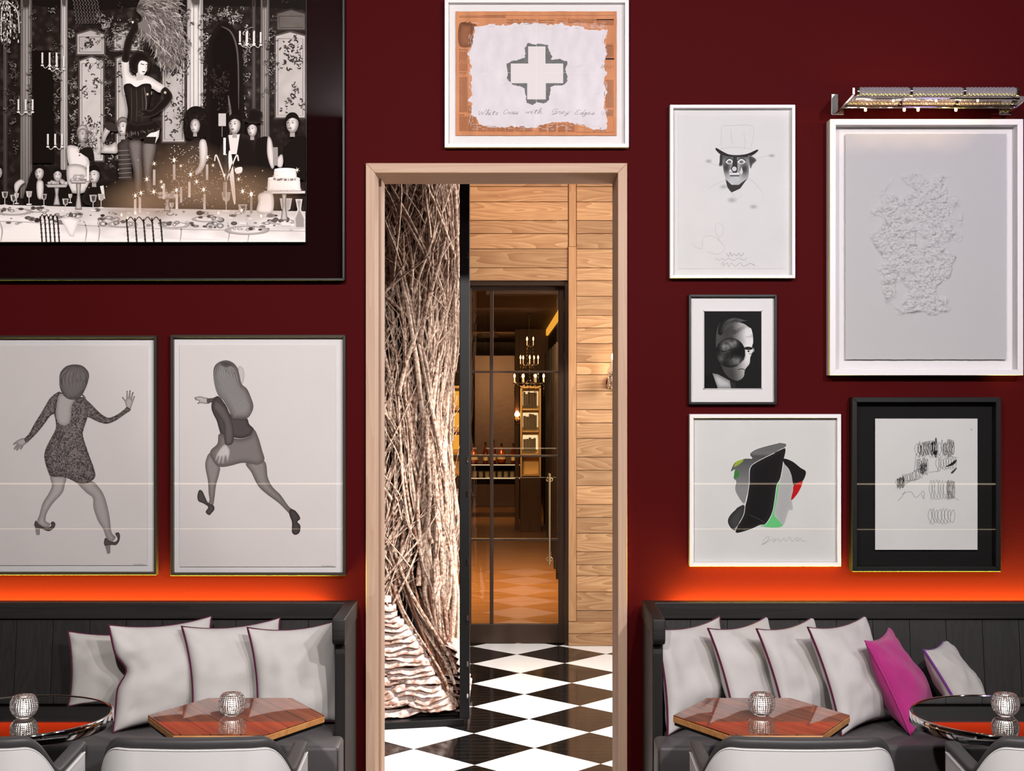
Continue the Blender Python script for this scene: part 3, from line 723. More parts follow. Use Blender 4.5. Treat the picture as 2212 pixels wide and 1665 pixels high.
def book_row(x0, x1, z, zf):
    x = x0
    while x < x1 - .03:
        t = rnd.uniform(.022, .04); h = rnd.uniform(.17, .215); b = MB(); b.box(-t / 2, t / 2, 0, .14, 0, h, bev=.002)
        o = b.build('book', 'book spines', None, (x + t / 2, zf - D, z)); x += t + .002
        tag(o, 'pale spined book upright on the white lit cabinet shelves beyond the glass door', 'book', 'books in the lit cabinet')
for z in (1.075, 1.385, 1.685): book_row(.155, .36, z + .012, 19.12)
# console with bottles
bz_ = 20.8
cs = thing('bottle_shelf', 'two tier dark shelf with glowing edges holding bottles beyond the glass door', 'shelf', (-.2, bz_ - D, 0))
sh = PZ(1003, bz_); sg = PZ(1032, bz_)
for z in (sh, sg):
    b = MB(); b.box(-.55, .36, 0, .35, z - .025, z, bev=.002); b.build('tier', 'almost black wall', cs)
    b = MB(); b.box(-.55, .36, -.006, 0, z - .012, z - .002); b.build('glowing_edge', 'lit shelf panel', cs)
b = MB(); b.box(-.55, .36, .33, .36, sg - .12, sh, bev=.002); b.build('back_panel', 'almost black wall', cs)
for x in (-.52, .33):
    b = MB(); b.box(x - .02, x + .02, .02, .3, 0, sg - .025, bev=.003); b.build('leg', 'almost black wall', cs)
def bottle(kind):
    o = thing('spirit_bottle', 'amber spirit bottle standing on the glowing bottle shelf beyond the glass door', 'bottle', group='spirit bottles beyond the glass door')
    b = MB()
    if kind == 0: b.lathe([(0, 0), (.036, 0), (.038, .01), (.038, .19), (.014, .24), (.013, .31), (0, .31)], 14)
    else: b.lathe([(0, 0), (.05, 0), (.066, .03), (.07, .09), (.05, .15), (.016, .19), (.015, .26), (0, .26)], 14)
    b.build('body', 'dark amber glass' if kind == 0 else 'cognac', o)
    b = MB(); z_ = .31 if kind == 0 else .26; b.lathe([(0, z_ - .03), (.017, z_ - .03), (.017, z_ + .012), (0, z_ + .012)], 10); b.build('cap', 'almost black wall', o)
    b = MB(); r_ = .0386 if kind == 0 else .0706; b.lathe([(r_, .06), (r_ + .0004, .1)] if kind else [(r_, .05), (r_, .13)], 14); b.build('label_band', 'cream label', o)
    return o
protos = [bottle(0), bottle(1)]; first = [True, True]; x = -.70
while x < .10:
    k = rnd.choice((0, 0, 1)); o = protos[k] if first[k] else copy_tree(protos[k]); first[k] = False
    o.location = (x, bz_ + rnd.uniform(.08, .26) - D, sh); s_ = rnd.uniform(.85, 1.15); o.scale = (s_, s_, s_ * 1.1); x += .18 if k else .12
tg = thing('tumbler', 'clear tumbler on the lower glowing shelf beyond the glass door', 'glass', group='tumblers beyond the glass door')
b = MB(); b.lathe([(0, .001), (.036, .001), (.042, .09), (.038, .09), (.033, .012), (0, .012)], 14); b.build('bowl', 'clear tumbler', tg)
for k in range(8):
    o = tg if k == 0 else copy_tree(tg); o.location = (-.66 + k * .095, bz_ + .1 - D, sg)
# small lamp on the pilaster and the chandelier
pl = thing('wall_lamp', 'single bright candle lamp with crystal drops on the pilaster beyond the glass door', 'wall light', (PX(1117, 19.1), 19.14 - D, PZ(905, 19.1)))
b = MB(); b.lathe([(0, -.01), (.03, -.01), (.03, .06), (0, .06)], 12, axis=1); b.build('mount', 'brass', pl)
b = MB(); b.lathe([(0, .03), (.03, .045), (.034, .07), (.015, .10), (0, .11)], 12); b.build('bulb', 'warm bulb', pl)
for k in range(5):
    a = k * 2 * PI / 5; b = MB(); b.lathe([(0, .02), (.011, 0), (.012, -.05), (0, -.08)], 6, (.03 * math.cos(a), .03 * math.sin(a), 0), smooth=False); b.build('drop', 'cut crystal', pl)
cz = 15.0; cx = PX(1143, cz); ct = PZ(728, cz)
ch = thing('chandelier', 'tiered crystal chandelier with tiny candle bulbs beyond the glass door', 'chandelier', (cx, cz - D, 2.78))
b = MB(); b.tube([(0, 0, 0), (0, 0, ct - 2.78 - .72)], .003, 6); b.lathe([(0, 0), (.022, 0), (.018, -.012), (0, -.014)], 14); b.build('stem', 'black steel', ch)
for ti, (rr, zz, n) in enumerate(((.045, -.10, 3), (.10, -.30, 5), (.17, -.50, 8))):
    zz += ct - 2.78
    b = MB(); b.tube([(rr * math.cos(t * PI / 12), rr * math.sin(t * PI / 12), zz) for t in range(24)], .005, 6, closed=True)
    for k in range(n): a = k * 2 * PI / n + ti; b.tube(smooth_open([(0, 0, zz + .05), (rr * .5 * math.cos(a), rr * .5 * math.sin(a), zz - .03), (rr * math.cos(a), rr * math.sin(a), zz + .02)], 4), .004, 5)
    b.build('arm_ring', 'cut crystal', ch)
    for k in range(n):
        a = k * 2 * PI / n + ti; p_ = (rr * math.cos(a), rr * math.sin(a), zz)
        b = MB(); b.lathe([(.005, .01), (.005, .06), (0, .06)], 8, p_); b.lathe([(0, .06), (.008, .072), (.007, .09), (0, .105)], 8, p_, mi=1); b.build('candle_bulb', ['white mat board', 'small warm bulb'], ch)
        b = MB()
        for q in range(4): b.lathe([(0, -.01 - q * .035), (.006, -.022 - q * .035), (0, -.042 - q * .035)], 5, p_, smooth=False)
        b.build('crystal_strand', 'cut crystal', ch)

# exit sign hanging beyond the glass door, its lettering seen from behind
ez = 18.9
es = thing('exit_sign', 'dim exit sign under the ceiling beyond the glass door, lettering seen reversed', 'sign', (PX(1055, ez), ez - D, PZ(724, ez)))
b = MB(); b.box(-.135, .135, -.012, .012, -.028, .028, bev=.002); b.box(-.135, .135, -.014, .014, -.034, -.027); b.box(-.1, -.09, -.004, .004, .028, .2); b.box(.09, .1, -.004, .004, .028, .2); b.build('panel', 'brown panelling', es)
cu = bpy.data.curves.new('t', 'FONT'); cu.body = 'EXIT'; cu.size = .058; cu.align_x = 'CENTER'; cu.align_y = 'CENTER'
o = bpy.data.objects.new('t', cu); COL.objects.link(o); dg = bpy.context.evaluated_depsgraph_get(); me = o.evaluated_get(dg).to_mesh()
b = MB(); b.add([(-v.co.x * 1.5, -.0135, v.co.y) for v in me.vertices], [tuple(f.vertices)[::-1] for f in me.polygons]); o.evaluated_get(dg).to_mesh_clear(); bpy.data.objects.remove(o); bpy.data.curves.remove(cu)
b.build('lettering', 'silver leaf panel', es)
# ================================================================ furniture
# ---- panelled benches
def bench(name, label, xin, sgn, far):
    """xin: inner face of the end panel; sgn: direction the bench runs (+1 right, -1 left)"""
    t = thing(name, label, 'bench', (xin, 0, 0))
    zt = PZ(1297, 6.33)
    ln = far
    def X(a): return sgn * a
    def bx(b, a0, a1, *r, **k): b.box(min(X(a0), X(a1)), max(X(a0), X(a1)), *r, **k)
    b = MB(); bx(b, 0, ln, -.125, -.062, zt - .075, zt, bev=.004); b.build('top_rail', 'black stained oak level', t)
    # reclined board back
    b = MB(); w_ = .165; k = 0; a = .001
    while a < ln:
        a1 = min(ln, a + w_); g = .0025
        y_t0, y_t1, y_b0, y_b1 = -.108, -.085, -.185, -.16
        for (p, q) in ((a, a1),):
            x0, x1 = X(p + g / 2), X(q - g / 2)
            if x0 > x1: x0, x1 = x1, x0
            zb, z1 = .40, zt - .07
            vs = [(x0, y_b0, zb), (x1, y_b0, zb), (x1, y_b1, zb), (x0, y_b1, zb), (x0, y_t0, z1), (x1, y_t0, z1), (x1, y_t1, z1), (x0, y_t1, z1)]
            b.add(vs, [(0, 1, 5, 4), (1, 2, 6, 5), (2, 3, 7, 6), (3, 0, 4, 7), (4, 5, 6, 7), (3, 2, 1, 0)])
        a = a1; k += 1
    b.build('back_boards', 'black stained oak upright', t)
    b = MB(); bx(b, 0, ln, -.084, -.066, .36, zt - .08); b.build('back_panel', 'black stained oak level', t)
    # end panel with a scrolled arm block
    b = MB()
    pr = [(-.06, 0), (-.50, 0), (-.50, zt - .16), (-.495, zt - .12), (-.06, zt - .05)]
    b.prism(pr, *sorted((X(-.046), X(-.002))), axis=0, bev=.003)
    b.build('end_panel', 'black stained oak upright', t)
    b = MB()
    n = 8; arc = [(-.555 + .03 - .03 * math.cos(i * PI / 2 / n) - .0, zt - .085 - .03 * math.sin(i * PI / 2 / n)) for i in range(n + 1)]
    arm = [(-.06, zt + .001), (-.555, zt - .004), (-.555, zt - .085)] + arc[1:] + [(-.49, zt - .112), (-.40, zt - .085), (-.06, zt - .08)]
    b.prism(arm, *sorted((X(-.0505), X(.003))), axis=0, bev=.005, seg=3, smooth=True)
    b.build('arm', 'black stained oak level', t)
    # upholstered seat wrapping the front of the end panel
    b = MB()
    out = [(X(.002), -.17), (X(.002), -.515), (X(-.044), -.515), (X(-.044), -.70), (X(ln), -.70), (X(ln), -.17)]
    b.prism(out, .34, .52, bev=.022, seg=4, smooth=True)
    seat = b.build('seat_cushion', 'grey leather', t)
    b = MB(); z_ = .503
    b.tube([(X(-.030), -.694, z_), (X(ln), -.694, z_)], .0022, 6); b.tube([(X(-.038), -.53, z_), (X(-.038), -.685, z_)], .0022, 6)
    b.tube([(X(-.038), -.694, .36), (X(-.038), -.694, .50)], .0022, 6)
    b.build('seam', 'dark chair leather', seat)
    b = MB(); bx(b, .0, ln, -.62, -.17, 0.0, .338, bev=.004); b.build('base', 'black stained oak level', t)
    return t
bench('bench', 'black panelled bench with grey leather seat left of the doorway', -.755, -1, 2.6)
bench('bench', 'black panelled bench with grey leather seat right of the doorway', .643, 1, 2.5)

# ---- cushions
def pillow_mesh(w, h, thick, seed, pinch=.115, n=28, crease=0):
    vs = []; fs = []
    def P(u, v, side):
        cu, cv = u, v
        x = w / 2 * (u - pinch * u * (1 - v * v) ** 1.0 * 1.0)
        z = h / 2 * (v - pinch * v * (1 - u * u) ** 1.0)
        e = max(0, (1 - u * u)) ** .46 * max(0, (1 - v * v)) ** .46
        y = thick / 2 * e
        # creases running from the corners and a sagging belly
        nz = noise.noise(Vector((u * 1.6 + seed, v * 1.6, side * 3.1))) * .03 + noise.noise(Vector((u * 4 + seed, v * 4, side * 7))) * .006
        y = y * (1 + .2 * -v) + nz * e
        fold = math.exp(-((v - .25 - .35 * (u + 1)) / .11) ** 2) * max(0, -u) ** 1.5
        if crease: x += .045 * math.exp(-((v - .12) / .22) ** 2) * max(0, -u) ** 2; y -= .035 * fold * e
        y += e * (-.016 * math.exp(-((abs(u) - .72) / .16) ** 2) * (.4 + noise.noise(Vector((v * 2.4 + seed * 1.3, u, side)))) - .012 * math.exp(-((abs(v) - .7) / .15) ** 2) * (.4 + noise.noise(Vector((u * 2.4 + seed, v, side * 2)))))
        # puckers fanning out of the corners
        cu = abs(u); cv = abs(v); y += .006 * math.sin((cu - cv) * 16 + seed) * (cu * cv) ** 1.5 * e ** .5
        return Vector((x, side * y, z + h / 2))
    for side in (-1, 1):
        o = len(vs)
        for i in range(n + 1):
            for j in range(n + 1):
                u = math.sin((2 * i / n - 1) * PI / 2) * .55 + (2 * i / n - 1) * .45
                v = math.sin((2 * j / n - 1) * PI / 2) * .55 + (2 * j / n - 1) * .45
                vs.append(P(u, v, side))
        for i in range(n):
            for j in range(n):
                q = (o + i * (n + 1) + j, o + (i + 1) * (n + 1) + j, o + (i + 1) * (n + 1) + j + 1, o + i * (n + 1) + j + 1)
                fs.append(q if side < 0 else q[::-1])
    edge = []
    for k in range(4):
        for i in range(n):
            s_ = -1 + 2 * i / n
            u, v = [(s_, -1), (1, s_), (-s_, 1), (-1, -s_)][k]
            edge.append(P(u, v, 1) * 1)
    return vs, fs, edge
def pillow(label, xl, zl, w, h, yaw, lean, roll, thick=.15, cover='off white linen', piping='plum piping', seed=0.0, lift=.522, pr=.0048, group=None, crease=0):
    """xl, zl: pixel column and distance of its near left edge"""
    Xl = PX(xl, zl); ya = R(yaw)
    cx = Xl + w / 2 * math.cos(ya); cy = zl - D + w / 2 * math.sin(ya)
    o = thing('throw_pillow', label, 'cushion', (cx, cy, lift), group=group)
    o.rotation_euler = (Euler((-R(lean), 0, 0)).to_matrix().to_4x4() and (Matrix.Rotation(ya, 4, 'Z') @ Matrix.Rotation(-R(lean), 4, 'X') @ Matrix.Rotation(R(roll), 4, 'Y'))).to_euler()
    vs, fs, edge = pillow_mesh(w, h, thick, seed, crease=crease)
    b = MB(); b.add(vs, fs, None, 0, True); m = b.build('cover', cover, o); cov_ = m
    bm_ = bmesh.new(); bm_.from_mesh(m.data); bmesh.ops.remove_doubles(bm_, verts=bm_.verts, dist=.0004); bm_.to_mesh(m.data); bm_.free()
    b = MB(); q_ = len(edge) // 4; b.tube(edge, [pr * (1.05 if (i // q_) in (1, 3) else .6) for i in range(len(edge))], 7, closed=True); b.build('piping', piping, cov_)
    if roll:      # stand the tilted cushion on its lowest corner
        bpy.context.view_layer.update()
        lo = min((o.matrix_world @ Vector(v)).z for v in edge); o.location.z += lift - lo
    return o
pillow('coarse woven off white cushion at the back of the left bench behind the round table', 140, 6.06, .42, .40, 9, 12, 0, .13, 'coarse off white linen', seed=1.7)
pillow('off white cushion with a creased plum edge behind the round table on the left bench', 243, 5.91, .455, .455, 30, 9, 0, .19, seed=4.2, crease=1)
pillow('off white plum piped cushion, second from the doorway on the left bench', 412, 5.93, .45, .45, 30, 17, 0, .18, seed=8.8)
pillow('off white plum piped cushion next to the end of the left bench by the doorway', 553, 5.91, .40, .45, 25, 19, 0, .18, seed=12.1)
pillow('grey white cushion against the left end of the right bench', 1442, 5.86, .45, .45, 44, 9, 0, .15, seed=16.4)
pillow('grey white cushion second from the left end of the right bench', 1592, 5.86, .45, .46, 46, 19, 0, .15, seed=20.2)
pillow('grey white cushion third from the left end of the right bench', 1702, 5.86, .45, .46, 46, 20, 0, .15, seed=25.9)
pillow('grey white cushion directly beside the magenta one on the right bench', 1818, 5.85, .46, .47, 44, 21, 0, .155, seed=29.3)
pillow('bright magenta cushion tilted against the white ones on the right bench', 1968, 5.86, .39, .43, 60, 27, 0, .17, 'magenta linen', 'magenta linen', seed=33.3, pr=.004)
pillow('small pale cushion with violet piping leaning behind the round table on the right bench', 2100, 5.92, .36, .39, 58, 32, 0, .15, 'coarse off white linen', 'violet piping', seed=37.7, pr=.0055)

# ---- tables
TZ = 5.27
def pedestal(t, top, r_foot=.2):
    b = MB(); b.lathe([(0, 0), (r_foot, 0), (r_foot, .008), (.05, .018), (.034, .03), (0, .03)], 36); b.build('foot', 'black steel', t)
    b = MB(); b.lathe([(0, .03), (.034, .03), (.034, top - .012), (0, top - .012)], 24); b.build('pedestal', 'black steel', t)
    b = MB(); b.box(-.14, .14, -.02, .02, top - .014, top - .001); b.box(-.02, .02, -.14, .14, top - .0135, top - .0015); b.build('top_bracket', 'black steel', t)
def hex_table(label, px, py):
    t = thing('hexagonal_table', label, 'table', (PX(px, TZ), TZ - D, 0)); r = .336
    hexa = [(r * math.cos(k * PI / 3), r * math.sin(k * PI / 3)) for k in range(6)]
    b = MB(); b.prism([(x * .997, y * .997) for x, y in hexa], .744, .75, bev=.002); b.build('tabletop', 'varnished tigerwood', t)
    b = MB(); b.prism(hexa, .722, .7445, bev=.002); b.build('edge_band', 'tigerwood edge', t)
    b = MB(); b.prism([(x * .985, y * .985) for x, y in hexa], .710, .722, bev=.002); b.build('underframe', 'black steel', t)
    pedestal(t, .71); return t
def round_table(label, px):
    t = thing('round_table', label, 'table', (PX(px, TZ), TZ - D, 0)); r = .345
    b = MB(); b.lathe([(0, .735), (r - .012, .735), (r - .012, .7485), (0, .7485)], 96); b.build('tabletop', 'black mirror top', t)
    b = MB(); b.lathe([(r - .012, .706), (r - .004, .706), (r, .710), (r, .748), (r - .003, .7515), (r - .009, .7515), (r - .012, .749), (r - .012, .706)], 96); b.build('rim', 'chrome', t)
    b = MB(); b.lathe([(0, .712), (r - .012, .712), (r - .012, .735), (0, .735)], 96); b.build('underside', 'black steel', t)
    pedestal(t, .712); return t
hex_table('hexagonal striped wood table in front of the left bench', 510, 0)
hex_table('hexagonal striped wood table in front of the right bench', 1645, 0)
round_table('round mirror topped table with chrome rim at the left bench', 42)
round_table('round mirror topped table with chrome rim at the right bench', 2168)
def votive(label, px, ztop, dzz=0.0):
    o = thing('candle_holder', label, 'candle holder', (PX(px, TZ - dzz), TZ - dzz - D, ztop))
    b = MB(); rows, cols = 12, 34; H = .082; vs = []; fs = []
    def prof_(t): return .0475 * math.sqrt(max(.0, 1 - ((t - .52) * (1.72 if t < .52 else 1.5)) ** 2)) + .0
    for i in range(rows * 2 + 1):
        t = i / (rows * 2)
        for j in range(cols * 2):
            th = j * PI / cols
            bump = .0052 if (i % 2 == 1 and j % 2 == 1) else (.0016 if (i % 2 == 1 or j % 2 == 1) else 0)
            r_ = prof_(t) + bump
            vs.append((r_ * math.cos(th), r_ * math.sin(th), .001 + t * H))
    k = cols * 2
    for i in range(rows * 2):
        for j in range(k): fs.append((i * k + j, i * k + (j + 1) % k, (i + 1) * k + (j + 1) % k, (i + 1) * k + j))
    o0 = len(vs)
    inner = [(1.0, -.005), (.9, -.005), (.7, -.006), (.5, -.006), (.3, -.006), (.2, -.007)]
    for t, d in inner:
        for j in range(k):
            th = j * PI / cols; r_ = prof_(t) + d; vs.append((r_ * math.cos(th), r_ * math.sin(th), .001 + t * H))
    top = rows * 2 * k
    for j in range(k): fs.append((top + j, top + (j + 1) % k, o0 + (j + 1) % k, o0 + j))
    for i in range(len(inner) - 1):
        for j in range(k): fs.append((o0 + i * k + j, o0 + i * k + (j + 1) % k, o0 + (i + 1) * k + (j + 1) % k, o0 + (i + 1) * k + j))
    fs.append(tuple(range(k))[::-1]); fs.append(tuple(range(o0 + (len(inner) - 1) * k, o0 + len(inner) * k)))
    b.add(vs, fs); b.build('glass_bowl', 'lattice crystal', o)
    b = MB(); b.lathe([(0, .019), (.019, .019), (.019, .036), (0, .034)], 20); cw_ = b.build('candle', 'candle wax', o)
    b = MB(); b.lathe([(0, .036), (.004, .041), (.0045, .046), (.002, .056), (0, .060)], 10); b.build('flame', 'candle flame', cw_)
    return o
votive('bumpy crystal candle holder on the round table at the left bench', 52, .7485, .03)
votive('bumpy crystal candle holder on the left hexagonal table', 501, .75)
votive('bumpy crystal candle holder on the right hexagonal table', 1645, .75)
votive('bumpy crystal candle holder on the round table at the right bench', 2172, .7485, .0)

# ---- tub chairs seen from behind
def chair_path(n_side=12, n_arc=24, n_back=14):
    hw, rc, arm_l = .333, .165, .245
    pts = []      # (x, y, nx, ny, s) from the left arm tip round the back to the right arm tip; y grows towards the bench
    for i in range(n_side): pts.append((-hw, rc + arm_l * (1 - i / n_side), -1, 0))
    for i in range(n_arc):
        a = PI + PI / 2 * i / n_arc; pts.append((-hw + rc + rc * math.cos(a), rc + rc * math.sin(a), math.cos(a), math.sin(a)))
    for i in range(n_back):
        t = i / n_back; x = (-hw + rc) + 2 * (hw - rc) * t; pts.append((x, -.012 * math.sin(t * PI), 0, -1))
    for i in range(n_arc):
        a = 1.5 * PI + PI / 2 * i / n_arc; pts.append((hw - rc + rc * math.cos(a), rc + rc * math.sin(a), math.cos(a), math.sin(a)))
    for i in range(n_side + 1): pts.append((hw, rc + arm_l * i / n_side, 1, 0))
    return pts
def top_h(x, y):
    hb, lo, tip = .824, .694, .714
    if y < .016: return hb
    t = min(1, (y - .016) / .12); s_ = t * t * (3 - 2 * t)
    h = hb + (lo - hb) * s_
    if y > .15: h += (tip - lo) * min(1, (y - .15) / .25)
    return h
def tub_chair(label, cx):
    t = thing('tub_chair', label, 'chair', (cx, 4.62 - D, 0), group=None)
    P_ = chair_path(); n = len(P_)
    # rounded band: runs along the top and down the front of both arms
    line = [(x, y, top_h(x, y)) for x, y, a, c in P_]
    nrm = [(a, c) for x, y, a, c in P_]
    def sweep(b, w, h, dz, inset, smooth=True):
        ring = []; k = 14
        for i in range(n):
            x, y, z = line[i]; a, c = nrm[i]; r_ = []
            for j in range(k):
                th = 2 * PI * j / k; e = .55
                u = math.copysign(abs(math.cos(th)) ** e, math.cos(th)) * w / 2; v = math.copysign(abs(math.sin(th)) ** e, math.sin(th)) * h / 2
                r_.append((x + a * (u - inset), y + c * (u - inset), z - dz + v))
            ring += r_
        fs = [(i * k + j, i * k + (j + 1) % k, (i + 1) * k + (j + 1) % k, (i + 1) * k + j) for i in range(n - 1) for j in range(k)]
        fs += [tuple(range(k))[::-1], tuple(range((n - 1) * k, n * k))]
        b.add(ring, fs, None, 0, smooth)
    b = MB(); sweep(b, .050, .032, .016, .025)
    for s_ in (0, n - 1):
        x, y, z = line[s_]; b.box(x - .026 - nrm[s_][0] * .026, x + .026 - nrm[s_][0] * .026, y - .034, y + .004, .40, z - .002, bev=.01, seg=3)
    b.build('arm_band', 'dark chair leather', t)
    # inner shell and white outer panel
    def wall(off0, off1, top_d, bot, y_cut=None):
        b = MB(); vs = []; idx = [i for i in range(n) if y_cut is None or P_[i][1] <= y_cut]
        for i in idx:
            x, y, a, c = P_[i]; zt = top_h(x, y) - top_d; bo = .40 + bot
            for q in range(5):
                z = bo + (zt - bo) * q / 4; vs.append((x + a * off0, y + c * off0, z))
            for q in range(4, -1, -1):
                z = bo + (zt - bo) * q / 4; vs.append((x + a * off1, y + c * off1, z))
        m_ = len(idx); k = 10
        fs = [(i * k + j, i * k + (j + 1) % k, (i + 1) * k + (j + 1) % k, (i + 1) * k + j) for i in range(m_ - 1) for j in range(k)]
        fs += [tuple(range(k))[::-1], tuple(range((m_ - 1) * k, m_ * k))]
        b.add(vs, fs, None, 0, True); return b
    wall(-.006, -.046, .03, 0).build('shell', 'dark chair leather', t)
    bp_ = wall(.003, -.006, .033, .002, .40).build('back_panel', 'white chair leather', t)
    b = MB(); pp = [(x + a * .003, y + c * .003, top_h(x, y) - .036) for x, y, a, c in P_ if y <= .40]
    b.tube(pp, .0022, 7); b.build('piping', 'white chair leather', bp_)
    b = MB(); b.prism([(-.285, .02), (-.2, -.0 + .05), (.2, .05), (.285, .02 + .06), (.285, .50), (-.285, .50)], .36, .455, bev=.025, seg=3, smooth=True); b.build('seat', 'white chair leather', t)
    b = MB(); b.box(-.29, .29, .06, .46, .33, .365, bev=.004); b.build('seat_frame', 'black stained oak level', t)
    for x in (-.27, .27):
        for y in (.08, .43):
            b = MB(); b.tube([(x, y, .34), (x * 1.05, y + (.02 if y > .2 else -.03), 0)], [.02, .013], 10); b.build('leg', 'black stained oak upright', t)
    return t
tub_chair('white backed chair with charcoal band facing the round table at the left bench', -1.876)
tub_chair('white backed chair with charcoal band facing the left hexagonal table', -1.073)
tub_chair('white backed chair with charcoal band facing the right hexagonal table', .977)
tub_chair('white backed chair with charcoal band facing the round table at the right bench', 1.90)
# ================================================================ pictures on the wall
INKS = ['printed ink', 'soft printed ink', 'mottled ink', 'pencil ink']
def inside(pt, poly):
    x, y = pt; c = False; j = len(poly) - 1
    for i in range(len(poly)):
        xi, yi = poly[i]; xj, yj = poly[j]
        if (yi > y) != (yj > y) and x < (xj - xi) * (y - yi) / (yj - yi + 1e-12) + xi: c = not c
        j = i
    return c
def edge_dist(pt, poly):
    x, y = pt; best = 1e9; n = len(poly)
    for i in range(n):
        ax, ay = poly[i]; bx, by = poly[(i + 1) % n]; dx, dy_ = bx - ax, by - ay
        t = max(0, min(1, ((x - ax) * dx + (y - ay) * dy_) / (dx * dx + dy_ * dy_ + 1e-12)))
        d = (x - ax - t * dx) ** 2 + (y - ay - t * dy_) ** 2
        if d < best: best = d
    return math.sqrt(best)
def jag(pts, amp, step, seed=0.0, freq=.05):
    out = []; n = len(pts)
    for i in range(n):
        a, b_ = Vector(pts[i]), Vector(pts[(i + 1) % n]); d = b_ - a; k = max(1, int(d.length / step)); nn = Vector((-d.y, d.x)).normalized()
        for q in range(k):
            p_ = a + d * (q / k); o = noise.noise(Vector((p_.x * freq, p_.y * freq, seed))) + .6 * noise.noise(Vector((p_.x * freq * 4, p_.y * freq * 4, seed + 3)))
            out.append(p_ + nn * amp * o)
    return out
class Art:
    """flat printed or drawn marks: coordinates are those of a magnified view (fac, ox, oy), laid out at one distance z"""
    def __init__(s, root, z, fac=1.0, ox=0.0, oy=0.0, clip=None, step=.00004):
        s.root, s.z, s.fac, s.ox, s.oy, s.k, s.step, s.clip, s.h = root, z, fac, ox, oy, 0, step, clip, 0.0
        s.b = MB()
    def P(s, x, y, off=None):
        if s.clip: x = max(s.clip[0], min(s.clip[2], x)); y = max(s.clip[1], min(s.clip[3], y))
        p = W(s.ox + x / s.fac, s.oy + y / s.fac, s.z); l = s.root.location
        return (p.x - l.x, s.z - D - (s.k + s.h) * s.step - l.y, p.z - l.z)
    def poly(s, pts, col, smooth=True, mi=0, edge=None, ew=20.0, sp=None, fn=None, keep=False, n=5):
        if not keep: s.k += 1
        pts = [Vector(p) for p in pts]
        if smooth: pts = smooth_closed(pts, n)
        pl = [(p.x, p.y) for p in pts]
        vs = [Vector(p) for p in pl]; ed = [(i, (i + 1) % len(pl)) for i in range(len(pl))]
        if edge is not None or fn is not None:
            sp = sp or ew * .5; x0 = min(p[0] for p in pl); x1 = max(p[0] for p in pl); y0 = min(p[1] for p in pl); y1 = max(p[1] for p in pl)
            y = y0 + sp * .5; r = 0
            while y < y1:
                x = x0 + sp * (.25 if r % 2 else .75)
                while x < x1:
                    if inside((x, y), pl) and edge_dist((x, y), pl) > sp * .3: vs.append(Vector((x, y)))
                    x += sp
                y += sp * .87; r += 1
        try: v2, e2, f2, _, _, _ = delaunay_2d_cdt(vs, ed, [], 1, .01)
        except Exception: return
        cs = []
        for v in v2:
            if fn is not None: c = fn(v.x, v.y)
            elif edge is not None:
                d = min(1, edge_dist((v.x, v.y), pl) / ew); d = d * d * (3 - 2 * d); c = tuple(edge[i] + (col[i] - edge[i]) * d for i in range(3)) + (1,)
            else: c = col
            cs.append(c)
        s.b.add([s.P(v.x, v.y) for v in v2], [tuple(f)[::-1] if False else tuple(f) for f in f2], cs, mi)
    def line(s, pts, w, col, smooth=True, taper=False, mi=0, keep=True, n=5):
        if not keep: s.k += 1
        pts = [Vector(p) for p in pts]
        if smooth and len(pts) > 2: pts = smooth_open(pts, n)
        k = len(pts); vs = []; s.h = .5
        for i, p in enumerate(pts):
            t = pts[min(i + 1, k - 1)] - pts[max(i - 1, 0)]
            if t.length < 1e-6: t = Vector((1, 0))
            t.normalize(); nn = Vector((-t.y, t.x)); ww = w / 2 * ((math.sin(PI * (i + .4) / (k - .2)) ** .6) if taper else 1)
            vs += [s.P(*(p + nn * ww)), s.P(*(p - nn * ww))]
        s.h = 0.0; s.b.add(vs, [(2 * i, 2 * i + 1, 2 * i + 3, 2 * i + 2) for i in range(k - 1)], col, mi)
    def rect(s, x0, y0, x1, y1, col, keep=True, mi=0, col2=None):
        if not keep: s.k += 1
        c2 = col2 or col; s.h = .4
        s.b.add([s.P(x0, y0), s.P(x1, y0), s.P(x1, y1), s.P(x0, y1)], [(0, 3, 2, 1)], [col, col, c2, c2], mi); s.h = 0.0
    def disc(s, x, y, rx, ry, col, rim=None, n=20, keep=True, mi=0, rot=0.0):
        if not keep: s.k += 1
        s.h = .7; c_, s_ = math.cos(rot), math.sin(rot); vs = [s.P(x, y)]
        for i in range(n):
            a = 2 * PI * i / n; u, v = rx * math.cos(a), ry * math.sin(a); vs.append(s.P(x + u * c_ - v * s_, y + u * s_ + v * c_))
        s.b.add(vs, [(0, 1 + i, 1 + (i + 1) % n) for i in range(n)], [col] + [rim or col] * n, mi); s.h = 0.0
    def text(s, txt, x, y, h, col, shear=0.0, wid=1.0):
        cu = bpy.data.curves.new('t', 'FONT'); cu.body = txt; cu.size = 1.0; cu.shear = shear; cu.resolution_u = 2
        o = bpy.data.objects.new('t', cu); COL.objects.link(o); dg = bpy.context.evaluated_depsgraph_get(); me = o.evaluated_get(dg).to_mesh()
        s.h = .6; vs = [s.P(x + v.co.x * h * wid, y - v.co.y * h) for v in me.vertices]; s.h = 0.0; fs = [tuple(p.vertices) for p in me.polygons]
        s.b.add(vs, fs, col); o.evaluated_get(dg).to_mesh_clear(); bpy.data.objects.remove(o); bpy.data.curves.remove(cu)
